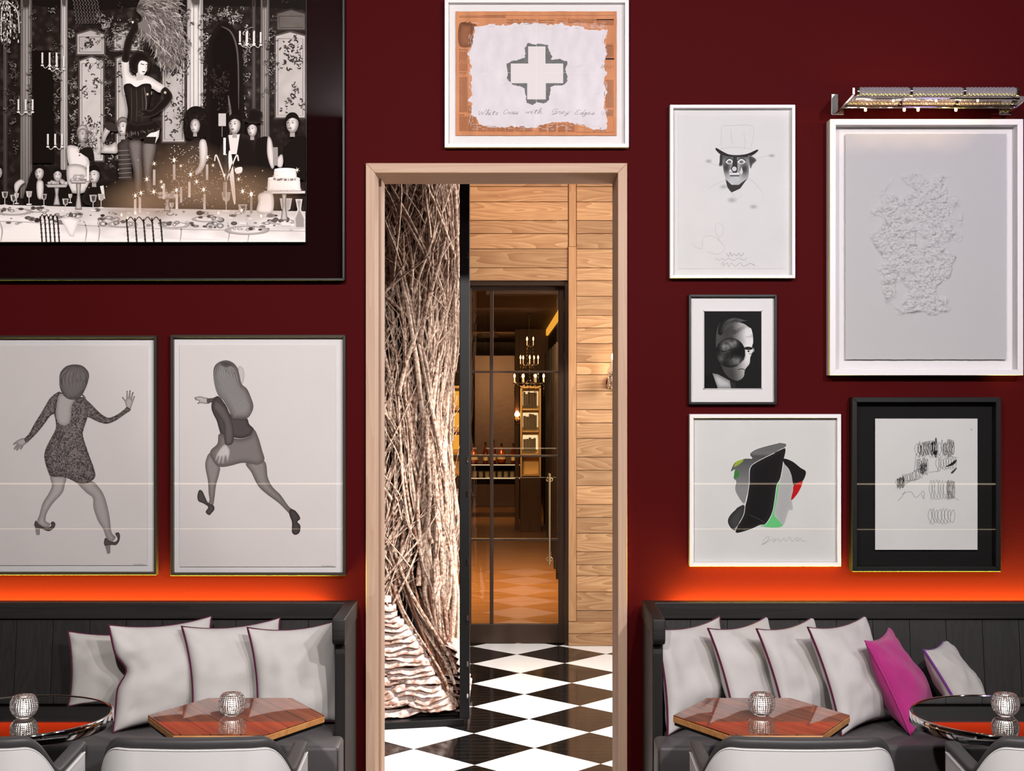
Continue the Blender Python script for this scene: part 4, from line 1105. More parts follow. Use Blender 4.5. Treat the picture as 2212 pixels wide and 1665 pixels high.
    def build(s, name, parent=None):
        if s.k * s.step > .014: print('deep art', name, s.k, s.k * s.step)
        # face every mark towards the room
        b = s.b; fs = []
        for f in b.f:
            a, c, d = Vector(b.v[f[0]]), Vector(b.v[f[1]]), Vector(b.v[f[2]]); nrm = (c - a).cross(d - a)
            fs.append(f if nrm.y < 0 else f[::-1])
        b.f = fs
        par = [c for c in kids(s.root) if c.name.split('.')[0] in ('sheet', 'backing')]; par.sort(key=lambda c: c.name.startswith('backing'))
        return b.build(name, INKS, parent or (par[0] if par else s.root))
def framed(name, label, x0, y0, x1, y1, fw, depth, fmat, back, sheet=None, sheet_mat=None, glass='picture glass', sheet_gap=.006, fwb=None, rough_edge=0.0, back_y=.012):
    zf = D - depth
    X0, X1, Z1, Z0 = PX(x0, zf), PX(x1, zf), PZ(y0, zf), PZ(y1, zf); f = fw * zf / F
    t = thing(name, label, 'framed picture', ((X0 + X1) / 2, 0, (Z0 + Z1) / 2)); l = t.location; hw, hh = (X1 - X0) / 2, (Z1 - Z0) / 2
    b = MB()      # four mitred mouldings
    o = [(-hw, -hh), (hw, -hh), (hw, hh), (-hw, hh)]; i_ = [(-hw + f, -hh + f), (hw - f, -hh + f), (hw - f, hh - f), (-hw + f, hh - f)]
    for k in range(4):
        a, c = o[k], o[(k + 1) % 4]; d, e = i_[(k + 1) % 4], i_[k]
        b.prism([a, c, d, e], -depth, -.0005, axis=1, bev=.0012, seg=1)
    b.build('frame', fmat, t)
    b = MB(); b.box(-hw + f * .9, hw - f * .9, -back_y, -.002, -hh + f * .9, hh - f * .9); b.build('backing', back, t)
    zs = D - back_y
    if sheet:
        zs = D - back_y - sheet_gap
        sx0, sx1, sz1, sz0 = PX(sheet[0], zs) - l.x, PX(sheet[2], zs) - l.x, PZ(sheet[1], zs) - l.z, PZ(sheet[3], zs) - l.z
        b = MB()
        if rough_edge:
            ol = jag([(sx0, sz0), (sx1, sz0), (sx1, sz1), (sx0, sz1)], rough_edge, .012, x0 * .1, 14)
            b.prism([(p.x, p.y) for p in ol], -back_y - sheet_gap, -back_y - sheet_gap + .0018, axis=1)
        else: b.box(sx0, sx1, -back_y - sheet_gap, -back_y - sheet_gap + .0018, sz0, sz1)
        b.build('sheet', sheet_mat, t)
    if glass:
        b = MB(); gy = -(depth - .005); b.box(-hw + f * .95, hw - f * .95, gy - .0012, gy + .0012, -hh + f * .95, hh - f * .95); b.build('glass', glass, t)
    return t, zs - .0006
def G(t, w=0): return rgb(max(0, min(255, t + w)), max(0, min(255, t)), max(0, min(255, t - w * .6)))

# ---------------------------------------------------------------- two drawings of dancers
PF, PY = 2.873, 700
t1, z1 = framed('framed_drawing', 'brown framed pencil drawing of a dancer in a patterned backless dress seen from behind', -40, 724.5, 338, 1242, 6.2, .036, 'brown black frame', 'white mat board', (-22, 746, 319, 1221), 'drawing paper')
t2, z2 = framed('framed_drawing', 'brown framed pencil drawing of a running long haired woman in dark top and shorts', 368, 723, 746.5, 1243.5, 6.2, .036, 'brown black frame', 'white mat board', (388, 745, 726, 1224), 'drawing paper')
SK, SKE = rgb(190, 181, 179), rgb(140, 131, 129)
a = Art(t1, z1, PF, 0, PY)
DR, DRE = rgb(98, 90, 89), rgb(74, 67, 66)
a.poly([(785, 515), (775, 482), (760, 460), (764, 454), (781, 470), (786, 420), (792, 417), (796, 458), (803, 414), (811, 417), (809, 460), (821, 424), (828, 428), (818, 470), (832, 448), (835, 456), (818, 505), (808, 532)], SK, edge=SKE, ew=14, mi=3, n=3)
for q in ((762, 456), (789, 418), (807, 415), (825, 426), (833, 451)): a.disc(q[0], q[1], 3.2, 5, G(70))
a.poly([(154, 708), (125, 712), (92, 732), (80, 745), (85, 750), (106, 741), (85, 770), (94, 778), (116, 752), (100, 778), (108, 784), (131, 754), (123, 773), (131, 778), (150, 750), (166, 735)], SK, edge=SKE, ew=14, mi=3, n=3)
a.poly([(315, 940), (322, 1000), (302, 1050), (265, 1110), (245, 1180), (229, 1228), (245, 1252), (290, 1266), (312, 1240), (284, 1220), (292, 1170), (330, 1110), (385, 1050), (402, 1000), (406, 945)], SK, edge=SKE, ew=26, mi=3)
a.poly([(478, 975), (530, 1040), (575, 1078), (580, 1140), (608, 1220), (640, 1272), (660, 1325), (690, 1352), (718, 1322), (692, 1290), (681, 1200), (662, 1110), (640, 1050), (612, 1010), (572, 975)], rgb(180, 171, 169), edge=SKE, ew=28, mi=3)
for sh_ in ([(222, 1218), (212, 1245), (222, 1262), (250, 1268), (280, 1278), (305, 1284), (335, 1265), (344, 1240), (330, 1224), (314, 1234), (318, 1250), (290, 1265), (255, 1250), (235, 1235)],
            [(655, 1325), (645, 1355), (655, 1378), (690, 1370), (720, 1370), (740, 1345), (745, 1310), (735, 1292), (715, 1300), (730, 1330), (715, 1350), (680, 1345)]):
    a.poly(sh_, rgb(92, 84, 83), edge=rgb(70, 63, 62), ew=12, mi=3)
a.poly([(217, 1260), (225, 1308), (247, 1308), (249, 1268)], rgb(150, 142, 140), smooth=False, mi=3); a.poly([(652, 1376), (666, 1427), (685, 1420), (686, 1370)], rgb(140, 132, 130), smooth=False, mi=3)
a.poly([(375, 421), (345, 430), (310, 460), (285, 500), (250, 560), (215, 615), (180, 680), (152, 710), (165, 736), (200, 705), (235, 670), (275, 620), (312, 570), (345, 548), (380, 480)], DR, edge=DRE, ew=20, mi=2)
a.poly([(520, 462), (570, 500), (620, 550), (670, 580), (720, 565), (770, 530), (787, 514), (812, 532), (780, 556), (720, 597), (665, 618), (610, 606), (560, 582), (530, 570), (500, 520)], DR, edge=DRE, ew=20, mi=2)
a.poly([(375, 424), (345, 465), (334, 540), (345, 600), (345, 650), (315, 710), (285, 770), (275, 830), (300, 920), (320, 945), (390, 948), (440, 965), (490, 990), (545, 987), (590, 950), (585, 900), (560, 830), (535, 760), (515, 690), (520, 650), (540, 590), (547, 540), (542, 480), (515, 452), (480, 455), (430, 440)], DR, edge=DRE, ew=30, mi=2)
a.poly([(372, 432), (352, 500), (348, 560), (360, 610), (395, 630), (430, 615), (440, 570), (446, 510), (466, 462), (430, 450)], rgb(188, 179, 177), edge=rgb(158, 149, 147), ew=22, mi=3)
a.poly([(460, 250), (510, 258), (545, 290), (553, 325), (542, 370), (525, 412), (505, 445), (470, 466), (430, 466), (395, 442), (374, 400), (368, 350), (375, 300), (410, 262)], rgb(124, 115, 114), edge=rgb(84, 77, 76), ew=40, mi=3)
for i in range(46):
    t = i / 45; x0 = 380 + 165 * t
    a.line([(430 + 90 * t, 258 + 14 * abs(t - .3) * 2), (x0 - 6 + 8 * math.sin(i), 330 + 30 * math.sin(i * 1.7) * .3), (x0 - 10 * (t - .3), 390), (425 + 70 * t, 458 - 40 * t * t)], 1.3, G(70 if i % 3 else 165), taper=True)
for i in range(10): a.line([(500 + i, 430), (515 + i * 2, 450 + i), (512 + i * 3, 480 + i * 3)], 1.2, G(96), taper=True)
sg = [(0, 6), (6, -2), (10, 8), (16, 0), (20, 7), (26, 1), (30, 8), (40, -4), (38, 8), (48, 2), (56, 8), (60, 0), (70, 7), (76, 1)]
a.line([(830 + x, 1488 + y * .8) for x, y in sg], 1.5, G(120)); a.build('drawing')
a = Art(t2, z2, PF, 0, PY)
SK, SKE = rgb(196, 187, 185), rgb(130, 121, 119)
a.poly([(1210, 455), (1240, 447), (1268, 454), (1292, 460), (1288, 494), (1250, 490), (1226, 493), (1236, 478), (1214, 468)], SK, edge=SKE, ew=12, mi=3, n=3)
for q in ((1211, 457), (1216, 469), (1229, 491)): a.disc(q[0], q[1], 4, 3, G(60))
a.poly([(1284, 464), (1320, 458), (1352, 448), (1362, 482), (1310, 486), (1290, 493)], rgb(88, 80, 80), mi=3)
a.poly([(1305, 800), (1276, 850), (1276, 900), (1290, 970), (1295, 1050), (1300, 1090), (1290, 1122), (1320, 1128), (1331, 1080), (1341, 1000), (1360, 930), (1362, 880)], rgb(150, 141, 139), edge=rgb(108, 100, 98), ew=24, mi=3)
a.poly([(1528, 862), (1560, 920), (1600, 1000), (1650, 1050), (1730, 1110), (1780, 1160), (1810, 1192), (1832, 1200), (1832, 1162), (1792, 1130), (1742, 1060), (1692, 1010), (1662, 950), (1640, 848)], rgb(146, 138, 136), edge=rgb(104, 96, 94), ew=30, mi=3)
a.poly([(1236, 1030), (1225, 1065), (1232, 1098), (1262, 1112), (1292, 1135), (1276, 1165), (1298, 1185), (1315, 1170), (1330, 1150), (1326, 1126), (1292, 1108), (1272, 1070), (1256, 1036)], rgb(84, 77, 76), edge=rgb(58, 52, 51), ew=14, mi=3)
a.poly([(1800, 1150), (1795, 1180), (1812, 1230), (1812, 1290), (1835, 1307), (1860, 1290), (1864, 1250), (1846, 1226), (1862, 1210), (1858, 1190), (1830, 1155)], rgb(76, 69, 68), edge=rgb(52, 46, 46), ew=16, mi=3)
a.poly([(1352, 446), (1318, 478), (1312, 520), (1325, 560), (1345, 600), (1362, 660), (1378, 692), (1440, 702), (1500, 709), (1550, 692), (1577, 655), (1547, 620), (1527, 580), (1440, 570), (1400, 500)], rgb(86, 78, 78), edge=rgb(62, 56, 55), ew=26, mi=3)
a.poly([(1362, 680), (1440, 705), (1500, 711), (1550, 693), (1578, 655), (1606, 710), (1626, 780), (1641, 842), (1602, 872), (1560, 866), (1500, 861), (1440, 876), (1380, 886), (1340, 872), (1305, 815), (1310, 780), (1350, 740)], rgb(132, 123, 121), edge=rgb(100, 92, 90), ew=34, mi=3)
a.poly([(1335, 468), (1385, 500), (1422, 560), (1447, 630), (1452, 690), (1442, 742), (1400, 748), (1390, 690), (1386, 620), (1350, 560), (1322, 520)], rgb(104, 96, 95), edge=rgb(70, 63, 62), ew=22, mi=3)
a.poly([(1395, 745), (1428, 785), (1417, 842), (1408, 848), (1400, 818), (1386, 862), (1377, 860), (1378, 822), (1362, 862), (1352, 860), (1358, 820), (1342, 846), (1336, 840), (1350, 795)], rgb(206, 198, 196), edge=rgb(160, 151, 149), ew=12, mi=3, n=3)
a.poly([(1478, 268), (1508, 272), (1518, 320), (1506, 372), (1485, 382)], rgb(205, 196, 194), edge=rgb(188, 179, 177), ew=10, mi=3)
a.poly([(1400, 224), (1440, 235), (1470, 265), (1485, 310), (1500, 370), (1532, 400), (1556, 450), (1573, 510), (1556, 560), (1530, 585), (1480, 587), (1440, 580), (1420, 530), (1390, 480), (1355, 440), (1335, 390), (1325, 330), (1328, 270), (1355, 238)], rgb(150, 141, 139), edge=rgb(96, 88, 87), ew=44, mi=3)
for i in range(56):
    t = i / 55
    a.line([(1360 + 40 * t, 242), (1332 + 130 * t, 300 + 12 * math.sin(i)), (1338 + 150 * t, 390), (1385 + 150 * t, 470), (1432 + 125 * t, 575 - 30 * abs(t - .5))], 1.4, G(86 if i % 3 else 190), taper=True)
a.poly([(1356, 240), (1400, 225), (1452, 246), (1480, 285), (1440, 262), (1398, 268)], rgb(80, 73, 72), edge=rgb(104, 96, 95), ew=16, mi=3)
a.line([(1996 + x, 1498 + y * .8) for x, y in sg], 1.5, G(120)); a.build('drawing')

# ---------------------------------------------------------------- white cross on newsprint
t3, z3 = framed('framed_print', 'white framed newspaper sheet painted with a white cross edged in grey', 960.5, -3, 1358.5, 318, 8.5, .045, 'white frame lacquer', 'white mat board', (984.5, 24.5, 1332, 292.5), 'newsprint', sheet_gap=.008, rough_edge=.0012)
FC = 4.809
a = Art(t3, z3, FC, 930, 0)
BR = rgb(96, 56, 38)
def column(x0, x1, y0, y1, sp=6.2):
    y = y0
    while y < y1:
        x = x0
        while x < x1 - 3:
            w_ = rnd.uniform(6, 22); a.rect(x, y, min(x + w_, x1), y + sp * .5, rgb(118, 72, 50)); x += w_ + 3.2
        y += sp
a.k = 1
for y0, y1 in ((535, 630), (660, 735), (800, 1160), (1210, 1365)): column(298, 384, y0, y1); 
for y0, y1 in ((1100, 1170), (1205, 1365)): column(390, 480, y0, y1)
for i in range(6): column(492 + i * 97, 580 + i * 97, 1300 + 8 * (i % 2), 1368)
for i in range(4): column(1130 + i * 98, 1205 + i * 98, 1285, 1368)
for y0, y1 in ((470, 590), (830, 1120), (1140, 1200)): column(1820, 1903, y0, y1)
column(1425, 1700, 218, 240); column(1720, 1905, 215, 260); column(790, 1070, 225, 245); column(298, 780, 170, 184, 8)
for (x0, x1, y) in ((298, 780, 163), (545, 1080, 160), (1122, 1905, 160), (298, 410, 488), (1820, 1905, 455)): a.line([(x0, y), (x1, y)], 2, BR)
a.poly([(300, 250), (400, 240), (480, 262), (440, 330), (436, 470), (300, 472)], rgb(150, 96, 68), edge=rgb(120, 76, 54), ew=60)
for i in range(9): a.line([(310 + i * 13, 262 + 9 * (i % 3)), (330 + i * 12, 240 - 6 * (i % 4)), (352 + i * 9, 262 + 12 * (i % 2))], 4, BR, taper=True)
a.line([(320, 262), (314, 300), (306, 330)], 4, BR); a.line([(425, 262), (422, 330)], 5, BR)
for txt, x, y, h in (('Canada Shifts to Offense Role', 792, 216, 30), ('Japanese Protest', 1124, 218, 30), ('Beef Import Levy', 1124, 244, 26), ('The Waning of Taiwan\'s Investors', 1424, 213, 28), ('Japanese', 1328, 222, 20), ('Bush Says', 298, 524, 28), ('King Fahd Du', 296, 652, 24), ('HEADLINE', 296, 762, 20), ('U.S. Media Plan', 296, 778, 14), ('PARTIES', 294, 1202, 20), ('a Bio-But', 1828, 478, 20)): a.text(txt, x, y, h, rgb(70, 38, 26), wid=.82)
for q in ((1322, 196, 1412, 240), (1515, 1205, 1903, 1372)): a.line([(q[0], q[1]), (q[2], q[1]), (q[2], q[3]), (q[0], q[3]), (q[0], q[1])], 2.4, BR, smooth=False)
a.rect(1725, 198, 1905, 210, rgb(52, 30, 24)); a.rect(1790, 602, 1908, 620, rgb(52, 40, 40))
pt = jag([(458, 275), (560, 268), (610, 250), (790, 268), (870, 245), (1100, 240), (1240, 258), (1360, 240), (1450, 272), (1540, 270), (1640, 312), (1780, 310), (1835, 300), (1838, 340), (1800, 420), (1830, 560), (1800, 700), (1826, 760), (1796, 860), (1836, 960), (1800, 1100), (1828, 1230), (1832, 1352), (1700, 1352), (1590, 1300), (1440, 1270), (1240, 1275), (1130, 1310), (1080, 1330), (900, 1312), (720, 1320), (560, 1308), (500, 1290), (486, 1230), (424, 1190), (430, 1062), (382, 1056), (428, 985), (420, 880), (424, 790), (404, 755), (424, 700), (412, 610), (384, 560), (412, 520), (438, 440), (452, 350)], 15, 6, 3.1, .03)
def pfn(x, y):
    v = noise.noise(Vector((x * .012, y * .006, 2))) + .5 * noise.noise(Vector((x * .05, y * .012, 7)))
    t = 217 + 9 * v; return rgb(t + 5, t - 3, t + 3)
a.poly(pt, None, smooth=False, fn=pfn, sp=24); paint_k = a.k
for i in range(120):
    x = rnd.uniform(430, 1800); side = rnd.random() < .5; y = rnd.uniform(235, 300) if side else rnd.uniform(1290, 1345)
    a.line([(x, y), (x + rnd.uniform(20, 80), y + rnd.uniform(-4, 4))], rnd.uniform(2, 5), rgb(214, 196, 194), smooth=False)
for i in range(90):
    y = rnd.uniform(300, 1290); x = rnd.choice((rnd.uniform(396, 440), rnd.uniform(1785, 1835))); a.line([(x, y), (x + rnd.uniform(-4, 4), y + rnd.uniform(15, 50))], rnd.uniform(2, 5), rgb(216, 200, 198), smooth=False)
gc = jag([(1015, 440), (1060, 462), (1130, 455), (1220, 468), (1226, 510), (1252, 560), (1262, 590), (1250, 622), (1340, 612), (1420, 640), (1418, 680), (1400, 720), (1420, 780), (1420, 850), (1370, 890), (1300, 884), (1250, 905), (1240, 960), (1232, 1040), (1180, 1078), (1110, 1062), (1060, 1088), (1000, 1068), (990, 1000), (978, 915), (920, 895), (850, 880), (795, 820), (805, 750), (785, 670), (830, 640), (900, 622), (980, 600), (985, 560), (978, 500), (1000, 470)], 9, 5, 8.8, .06)
a.poly(gc, rgb(112, 110, 108), smooth=False, fn=lambda x, y: G(110 + 12 * noise.noise(Vector((x * .02, y * .02, 1)))), sp=20)
a.k += 1
wc = rgb(226, 216, 219)
for q in ((1014, 482, 1194, 660), (834, 660, 1378, 864), (1004, 864, 1198, 1032)): a.rect(*q, wc)
a.k += 1
a.line([(1100, 245), (1100, 800), (1094, 1330)], 3, rgb(238, 230, 232)); a.line([(430, 762), (1100, 756), (1815, 752)], 2.2, rgb(236, 228, 230))
for i in range(26):
    x = rnd.uniform(460, 1760); y = rnd.uniform(360, 1250); l_ = rnd.uniform(30, 110); a.line([(x, y), (x + l_ * .5, y - l_ * .12), (x + l_, y - l_ * .4)], rnd.uniform(2, 4.5), rgb(232, 222, 226) if i % 2 else rgb(204, 192, 198), taper=True)
HW = {'W': [[(0, 1.7), (.25, 0), (.7, 1.3), (.95, 0), (1.5, 1.9), (1.7, 1.8)]], 'h': [[(0, .1), (.45, 1.9), (.3, 1.9), (.1, 0), (.5, .9), (.65, .7), (.6, .05), (.9, .2)]], 'i': [[(0, .1), (.2, .9), (.2, .1), (.45, .15)], [(.3, 1.4), (.36, 1.45)]],
      't': [[(0, .1), (.35, 1.6), (.2, .1), (.5, .15)], [(-.1, 1.05), (.7, 1.2)]], 'e': [[(0, .3), (.4, .6), (.35, .95), (.1, .6), (.2, .05), (.65, .2)]], 'C': [[(.95, 1.5), (.6, 1.9), (.1, 1.0), (.3, .05), (.95, .3)]],
      'r': [[(0, .1), (.25, .95), (.35, .75), (.55, .85), (.5, .1), (.75, .15)]], 'o': [[(.45, .85), (.08, .5), (.25, .0), (.6, .4), (.45, .85), (.8, .75)]], 's': [[(0, .1), (.35, .95), (.5, .3), (.25, .0), (.08, .15), (.7, .12)]],
      'w': [[(0, .8), (.1, .1), (.4, .8), (.5, .1), (.85, .9), (1.0, .8)]], 'G': [[(1.1, 1.6), (.6, 1.9), (.15, 1.1), (.45, .6), (1.0, 1.2), (.9, .0), (.3, -.3), (1.2, .2)]], 'y': [[(0, .85), (.15, .2), (.45, .2), (.55, .9), (.3, -.8), (.05, -.6), (.8, .2)]],
      'E': [[(1.0, 1.5), (.6, 1.8), (.3, 1.3), (.6, 1.05), (.1, .55), (.3, 0), (.95, .25)]], 'd': [[(.5, .8), (.08, .4), (.3, 0), (.55, .5), (.8, 1.9), (.55, .1), (.85, .15)]], 'g': [[(.5, .8), (.08, .5), (.25, .05), (.55, .8), (.35, -.8), (.05, -.6), (.8, .2)]]}
def hand(a, txt, x, y, h, w_, col, lw, slant=.35):
    adv = {'W': 1.75, 'C': 1.0, 'G': 1.2, 'E': 1.0, 'w': 1.05}
    for c in txt:
        for st in HW[c]: a.line([(x + (p[0] + slant * p[1] * .6) * w_, y - p[1] * h) for p in st], lw, col, n=4)
        x += adv.get(c, .75) * w_
pc = rgb(92, 86, 90)
for wd, x, y, w_ in (('White', 492, 1194, 45), ('Cross', 752, 1186, 40), ('with', 988, 1180, 48), ('Grey', 1244, 1182, 56), ('Edges', 1486, 1190, 56)): hand(a, wd, x, y, 27, w_, pc, 3.0)
for y in (1162, 1176, 1190): a.line([(1770, y), (1875, y - 3)], 1.6, pc)
for i, ltr in enumerate(([(1772, 710), (1786, 674), (1812, 680), (1800, 696), (1782, 698)], [(1816, 712), (1840, 674), (1850, 710)], [(1864, 712), (1872, 676), (1890, 708), (1902, 672)])): a.line(ltr, 4, rgb(96, 86, 84), smooth=False)
a.line([(1690, 1340), (1694, 1378), (1710, 1350), (1720, 1366), (1730, 1350), (1744, 1362), (1770, 1325), (1764, 1366), (1784, 1352), (1800, 1364), (1812, 1340), (1826, 1390)], 3, pc); a.build('newspaper_painting')

# ---------------------------------------------------------------- face under a top hat
t4, z4 = framed('framed_drawing', 'white framed charcoal drawing of a mask like face under a hat brim', 1447.5, 226, 1718, 600.5, 7, .045, 'white frame lacquer', 'grey white paper', (1465.5, 248, 1696, 580), 'grey white paper', sheet_gap=.002)
a = Art(t4, z4, 2.793, 1420, 160)
K = rgb(58, 55, 55)
def hfn(x, y):
    d = math.exp(-((x - 415) / 30) ** 2 - ((y - 560) / 45) ** 2) + math.exp(-((x - 525) / 30) ** 2 - ((y - 570) / 45) ** 2) + .7 * math.exp(-((y - 495) / 22) ** 2)
    t = 190 - 130 * min(1, d) + 14 * noise.noise(Vector((x * .03, y * .03, 0))); return G(t)
a.poly([(392, 485), (470, 490), (545, 490), (552, 560), (545, 630), (500, 668), (440, 668), (412, 630), (396, 560)], None, fn=hfn, sp=7)
a.poly([(350, 450), (358, 446), (400, 470), (440, 486), (500, 488), (550, 478), (600, 456), (607, 464), (570, 492), (520, 500), (440, 498), (385, 486), (356, 462)], rgb(44, 42, 42))
a.poly([(378, 488), (392, 486), (392, 545), (384, 556), (372, 552), (376, 525)], K); a.poly([(548, 492), (575, 498), (598, 520), (575, 545), (562, 570), (552, 530)], rgb(70, 67, 67), edge=rgb(120, 117, 116), ew=10)
a.poly([(410, 632), (448, 668), (490, 668), (544, 628), (500, 690), (447, 715), (422, 682)], K, smooth=False)
a.k += 1
for (x0, x1) in ((412, 458), (482, 532)):
    m_ = (x0 + x1) / 2
    a.poly([(x0, 532), (m_ - 8, 514), (m_ + 8, 514), (x1, 530), (m_, 544)], G(214), keep=True); 
a.k += 1
for (x0, x1) in ((412, 458), (482, 532)):
    m_ = (x0 + x1) / 2; a.disc(m_, 530, 12, 9, G(110)); a.line([(x0 - 2, 526), (m_, 506), (x1 + 2, 524)], 5, G(50)); a.line([(x0, 534), (m_, 546), (x1, 534)], 2, G(90))
a.poly([(458, 500), (478, 500), (484, 560), (478, 595), (452, 598), (440, 580), (452, 548)], rgb(54, 52, 52)); a.disc(464, 572, 14, 14, G(200), keep=False); a.poly([(456, 594), (440, 570), (430, 590)], G(206), smooth=False)
a.rect(434, 596, 494, 606, G(224), keep=False); a.rect(438, 609, 494, 618, G(96)); a.poly([(494, 598), (508, 560), (516, 590), (510, 606)], G(205), smooth=False)
pl_ = G(186)
for ln in ([(386, 440), (390, 320), (440, 312), (575, 316), (566, 440)], [(440, 330), (452, 420)], [(520, 350), (530, 420), (524, 452)], [(380, 450), (470, 440), (570, 452)], [(545, 620), (600, 670), (640, 720)], [(420, 640), (360, 660), (310, 690)], [(440, 705), (480, 752), (510, 728)], [(200, 1020), (240, 1048), (270, 1052)], [(270, 1050), (280, 985), (340, 978), (390, 1020), (405, 1060), (360, 1086), (300, 1070)], [(352, 960), (350, 915), (375, 900), (396, 920), (392, 965), (372, 980), (352, 960)], [(372, 980), (368, 1010)], [(300, 520), (340, 545), (388, 552)], [(600, 510), (650, 495), (700, 490)]): a.line(ln, 1.8, pl_)
a.k += 1
sm = (lambda x, y, r, t, al: a.disc(x, y, r, r * .6, G(t)[:3] + (al,), G(t)[:3] + (0,), mi=1))
for (x, y, r) in ((400, 680, 30), (690, 492, 24), (310, 525, 26), (580, 800, 30), (450, 760, 36)): sm(x, y, r, 140, .35)
a.line([(415, 1080), (430, 1100), (440, 1074), (450, 1098), (462, 1082), (476, 1096), (490, 1080), (505, 1098), (522, 1078)], 2.4, G(150)); a.line([(348, 1120), (360, 1112), (372, 1124), (390, 1112), (410, 1124), (430, 1112), (460, 1124), (490, 1110), (520, 1122), (540, 1108)], 2, G(160))
a.line([(380, 1150), (400, 1132), (395, 1160), (420, 1138), (430, 1162), (445, 1140), (470, 1158), (500, 1138), (520, 1160), (560, 1142), (590, 1156)], 2.2, G(160)); a.build('drawing')

# ---------------------------------------------------------------- portrait photograph
t5, z5 = framed('framed_photograph', 'small black framed dark portrait of a man with a round inset over his face', 1487.8, 635.8, 1678.5, 873.3, 5, .036, 'black frame', 'white mat board', (1520.3, 671, 1646, 840.5), 'black mat', sheet_gap=.001)
a = Art(t5, z5, 2.523, 1420, 600, clip=(254, 181, 569, 604))
def ffn(x, y):
    n_ = noise.noise(Vector((x * .02, y * .02, 3))); lit = max(0, min(1, (x - 395) / 90)) * (1 - .35 * max(0, (y - 440) / 130))
    st = .35 * (math.sin((x * .5 + y) * .09) > .5) * (y < 330); return G(44 + 175 * max(.12, lit - st * .5) + 12 * n_, 2)
a.poly([(335, 255), (365, 222), (410, 212), (460, 222), (498, 250), (518, 300), (522, 350), (517, 372), (528, 395), (514, 416), (506, 436), (502, 468), (478, 500), (470, 538), (440, 560), (405, 552), (370, 522), (340, 460), (320, 380), (322, 300)], None, fn=ffn, sp=10)
a.poly([(330, 300), (345, 240), (385, 212), (440, 208), (492, 240), (510, 275), (470, 250), (420, 240), (372, 262), (350, 310)], G(40), edge=G(18), ew=20)
for i in range(18): a.line([(342 + i * 5, 300 - i * 3), (370 + i * 5, 230 + abs(i - 9)), (420 + i * 4, 216 + i)], 1.6, G(120 if i % 2 else 30), taper=True)
a.poly([(300, 520), (330, 525), (395, 560), (415, 604), (330, 604), (310, 570)], G(188), edge=G(120), ew=24, smooth=False); a.poly([(395, 560), (425, 575), (428, 604), (402, 604)], G(40), smooth=False); a.poly([(254, 540), (300, 520), (330, 604), (254, 604)], G(16), smooth=False)
a.poly([(468, 385), (488, 375), (518, 380), (512, 392), (485, 392)], G(36)); a.disc(496, 399, 11, 5, G(190), keep=False); a.disc(497, 400, 5, 5, G(10), keep=False); a.line([(438, 500), (462, 496), (478, 502)], 4, G(40), keep=False)
a.line([(516, 372), (524, 396), (512, 414), (498, 412)], 3, G(70)); a.disc(398, 408, 81, 81, G(30), keep=False, n=40)
def cfn(x, y):
    d = .9 * math.exp(-((x - 372) / 26) ** 2 - ((y - 375) / 34) ** 2) + .8 * math.exp(-((x - 415) / 24) ** 2 - ((y - 355) / 22) ** 2) + .9 * math.exp(-((x - 425) / 34) ** 2 - ((y - 455) / 22) ** 2) + .5 * math.exp(-((x - 345) / 20) ** 2 - ((y - 440) / 26) ** 2)
    return G(20 + 150 * min(1, d) * (.75 + .5 * noise.noise(Vector((x * .06, y * .06, 1)))))
a.poly([(398 + 78 * math.cos(i * PI / 16), 408 + 78 * math.sin(i * PI / 16)) for i in range(32)], None, smooth=False, fn=cfn, sp=9)
a.line([(322, 384), (360, 402), (400, 392), (410, 420), (395, 450)], 4, G(14)); a.line([(478, 408), (476, 440), (440, 474)], 3, G(120), keep=False); a.build('photograph')
b = MB(); l = t5.location; zz = D - .0165
for q in ((251, 178, 255.5, 607), (567.5, 178, 572, 607), (251, 178, 572, 182), (251, 603, 572, 607)):
    p0, p1 = W(1420 + q[0] / 2.523, 600 + q[1] / 2.523, zz), W(1420 + q[2] / 2.523, 600 + q[3] / 2.523, zz); b.box(p0.x - l.x, p1.x - l.x, -.0165, -.0135, p1.z - l.z, p0.z - l.z)
b.build('mat_bevel', 'white mat board', t5)

# ---------------------------------------------------------------- torn coloured shapes
t6, z6 = framed('framed_print', 'square white framed print of torn black, green and red shapes', 1490, 894.5, 1817, 1223, 8.2, .04, 'white frame lacquer', 'grey white paper', (1500, 905, 1806, 1212), 'grey white paper', sheet_gap=.001)
a = Art(t6, z6, 2.523, 1420, 600)
WH = G(226)
def piece(pts, col, edge=None, ew=30, fn=None, sp=None, rim=True):
    pts = [Vector(p) for p in pts]
    if rim: a.line(pts + [pts[0], pts[1]], 6, WH, n=4, keep=False)
    a.poly(pts, col, edge=edge, ew=ew, fn=fn, sp=sp, n=4)
piece([(690, 1010), (722, 1052), (742, 1110), (732, 1200), (738, 1262), (715, 1270), (685, 1350), (650, 1306), (638, 1280), (650, 1200), (660, 1130), (672, 1080)], G(172), edge=G(180), ew=20, rim=False)
piece([(700, 908), (660, 902), (545, 932), (505, 960), (518, 984), (480, 985), (445, 995), (418, 1012), (400, 1055), (425, 1045), (415, 1090), (430, 1110), (425, 1160), (470, 1230), (486, 1190), (500, 1130), (502, 1040), (542, 1002), (620, 966), (692, 925)], None, fn=lambda x, y: G(64 + 70 * max(0, min(1, (y - 930) / 220)) + 40 * (y < 960)), sp=18)
piece([(470, 1238), (430, 1260), (392, 1300), (385, 1335), (408, 1370), (440, 1372), (468, 1312), (478, 1265)], G(66), edge=G(48), ew=30)
piece([(650, 1130), (640, 1200), (628, 1280), (600, 1330), (556, 1348), (620, 1360), (682, 1352), (650, 1310), (637, 1282), (650, 1210), (664, 1120), (676, 1082)], rgb(104, 196, 122), rim=False)
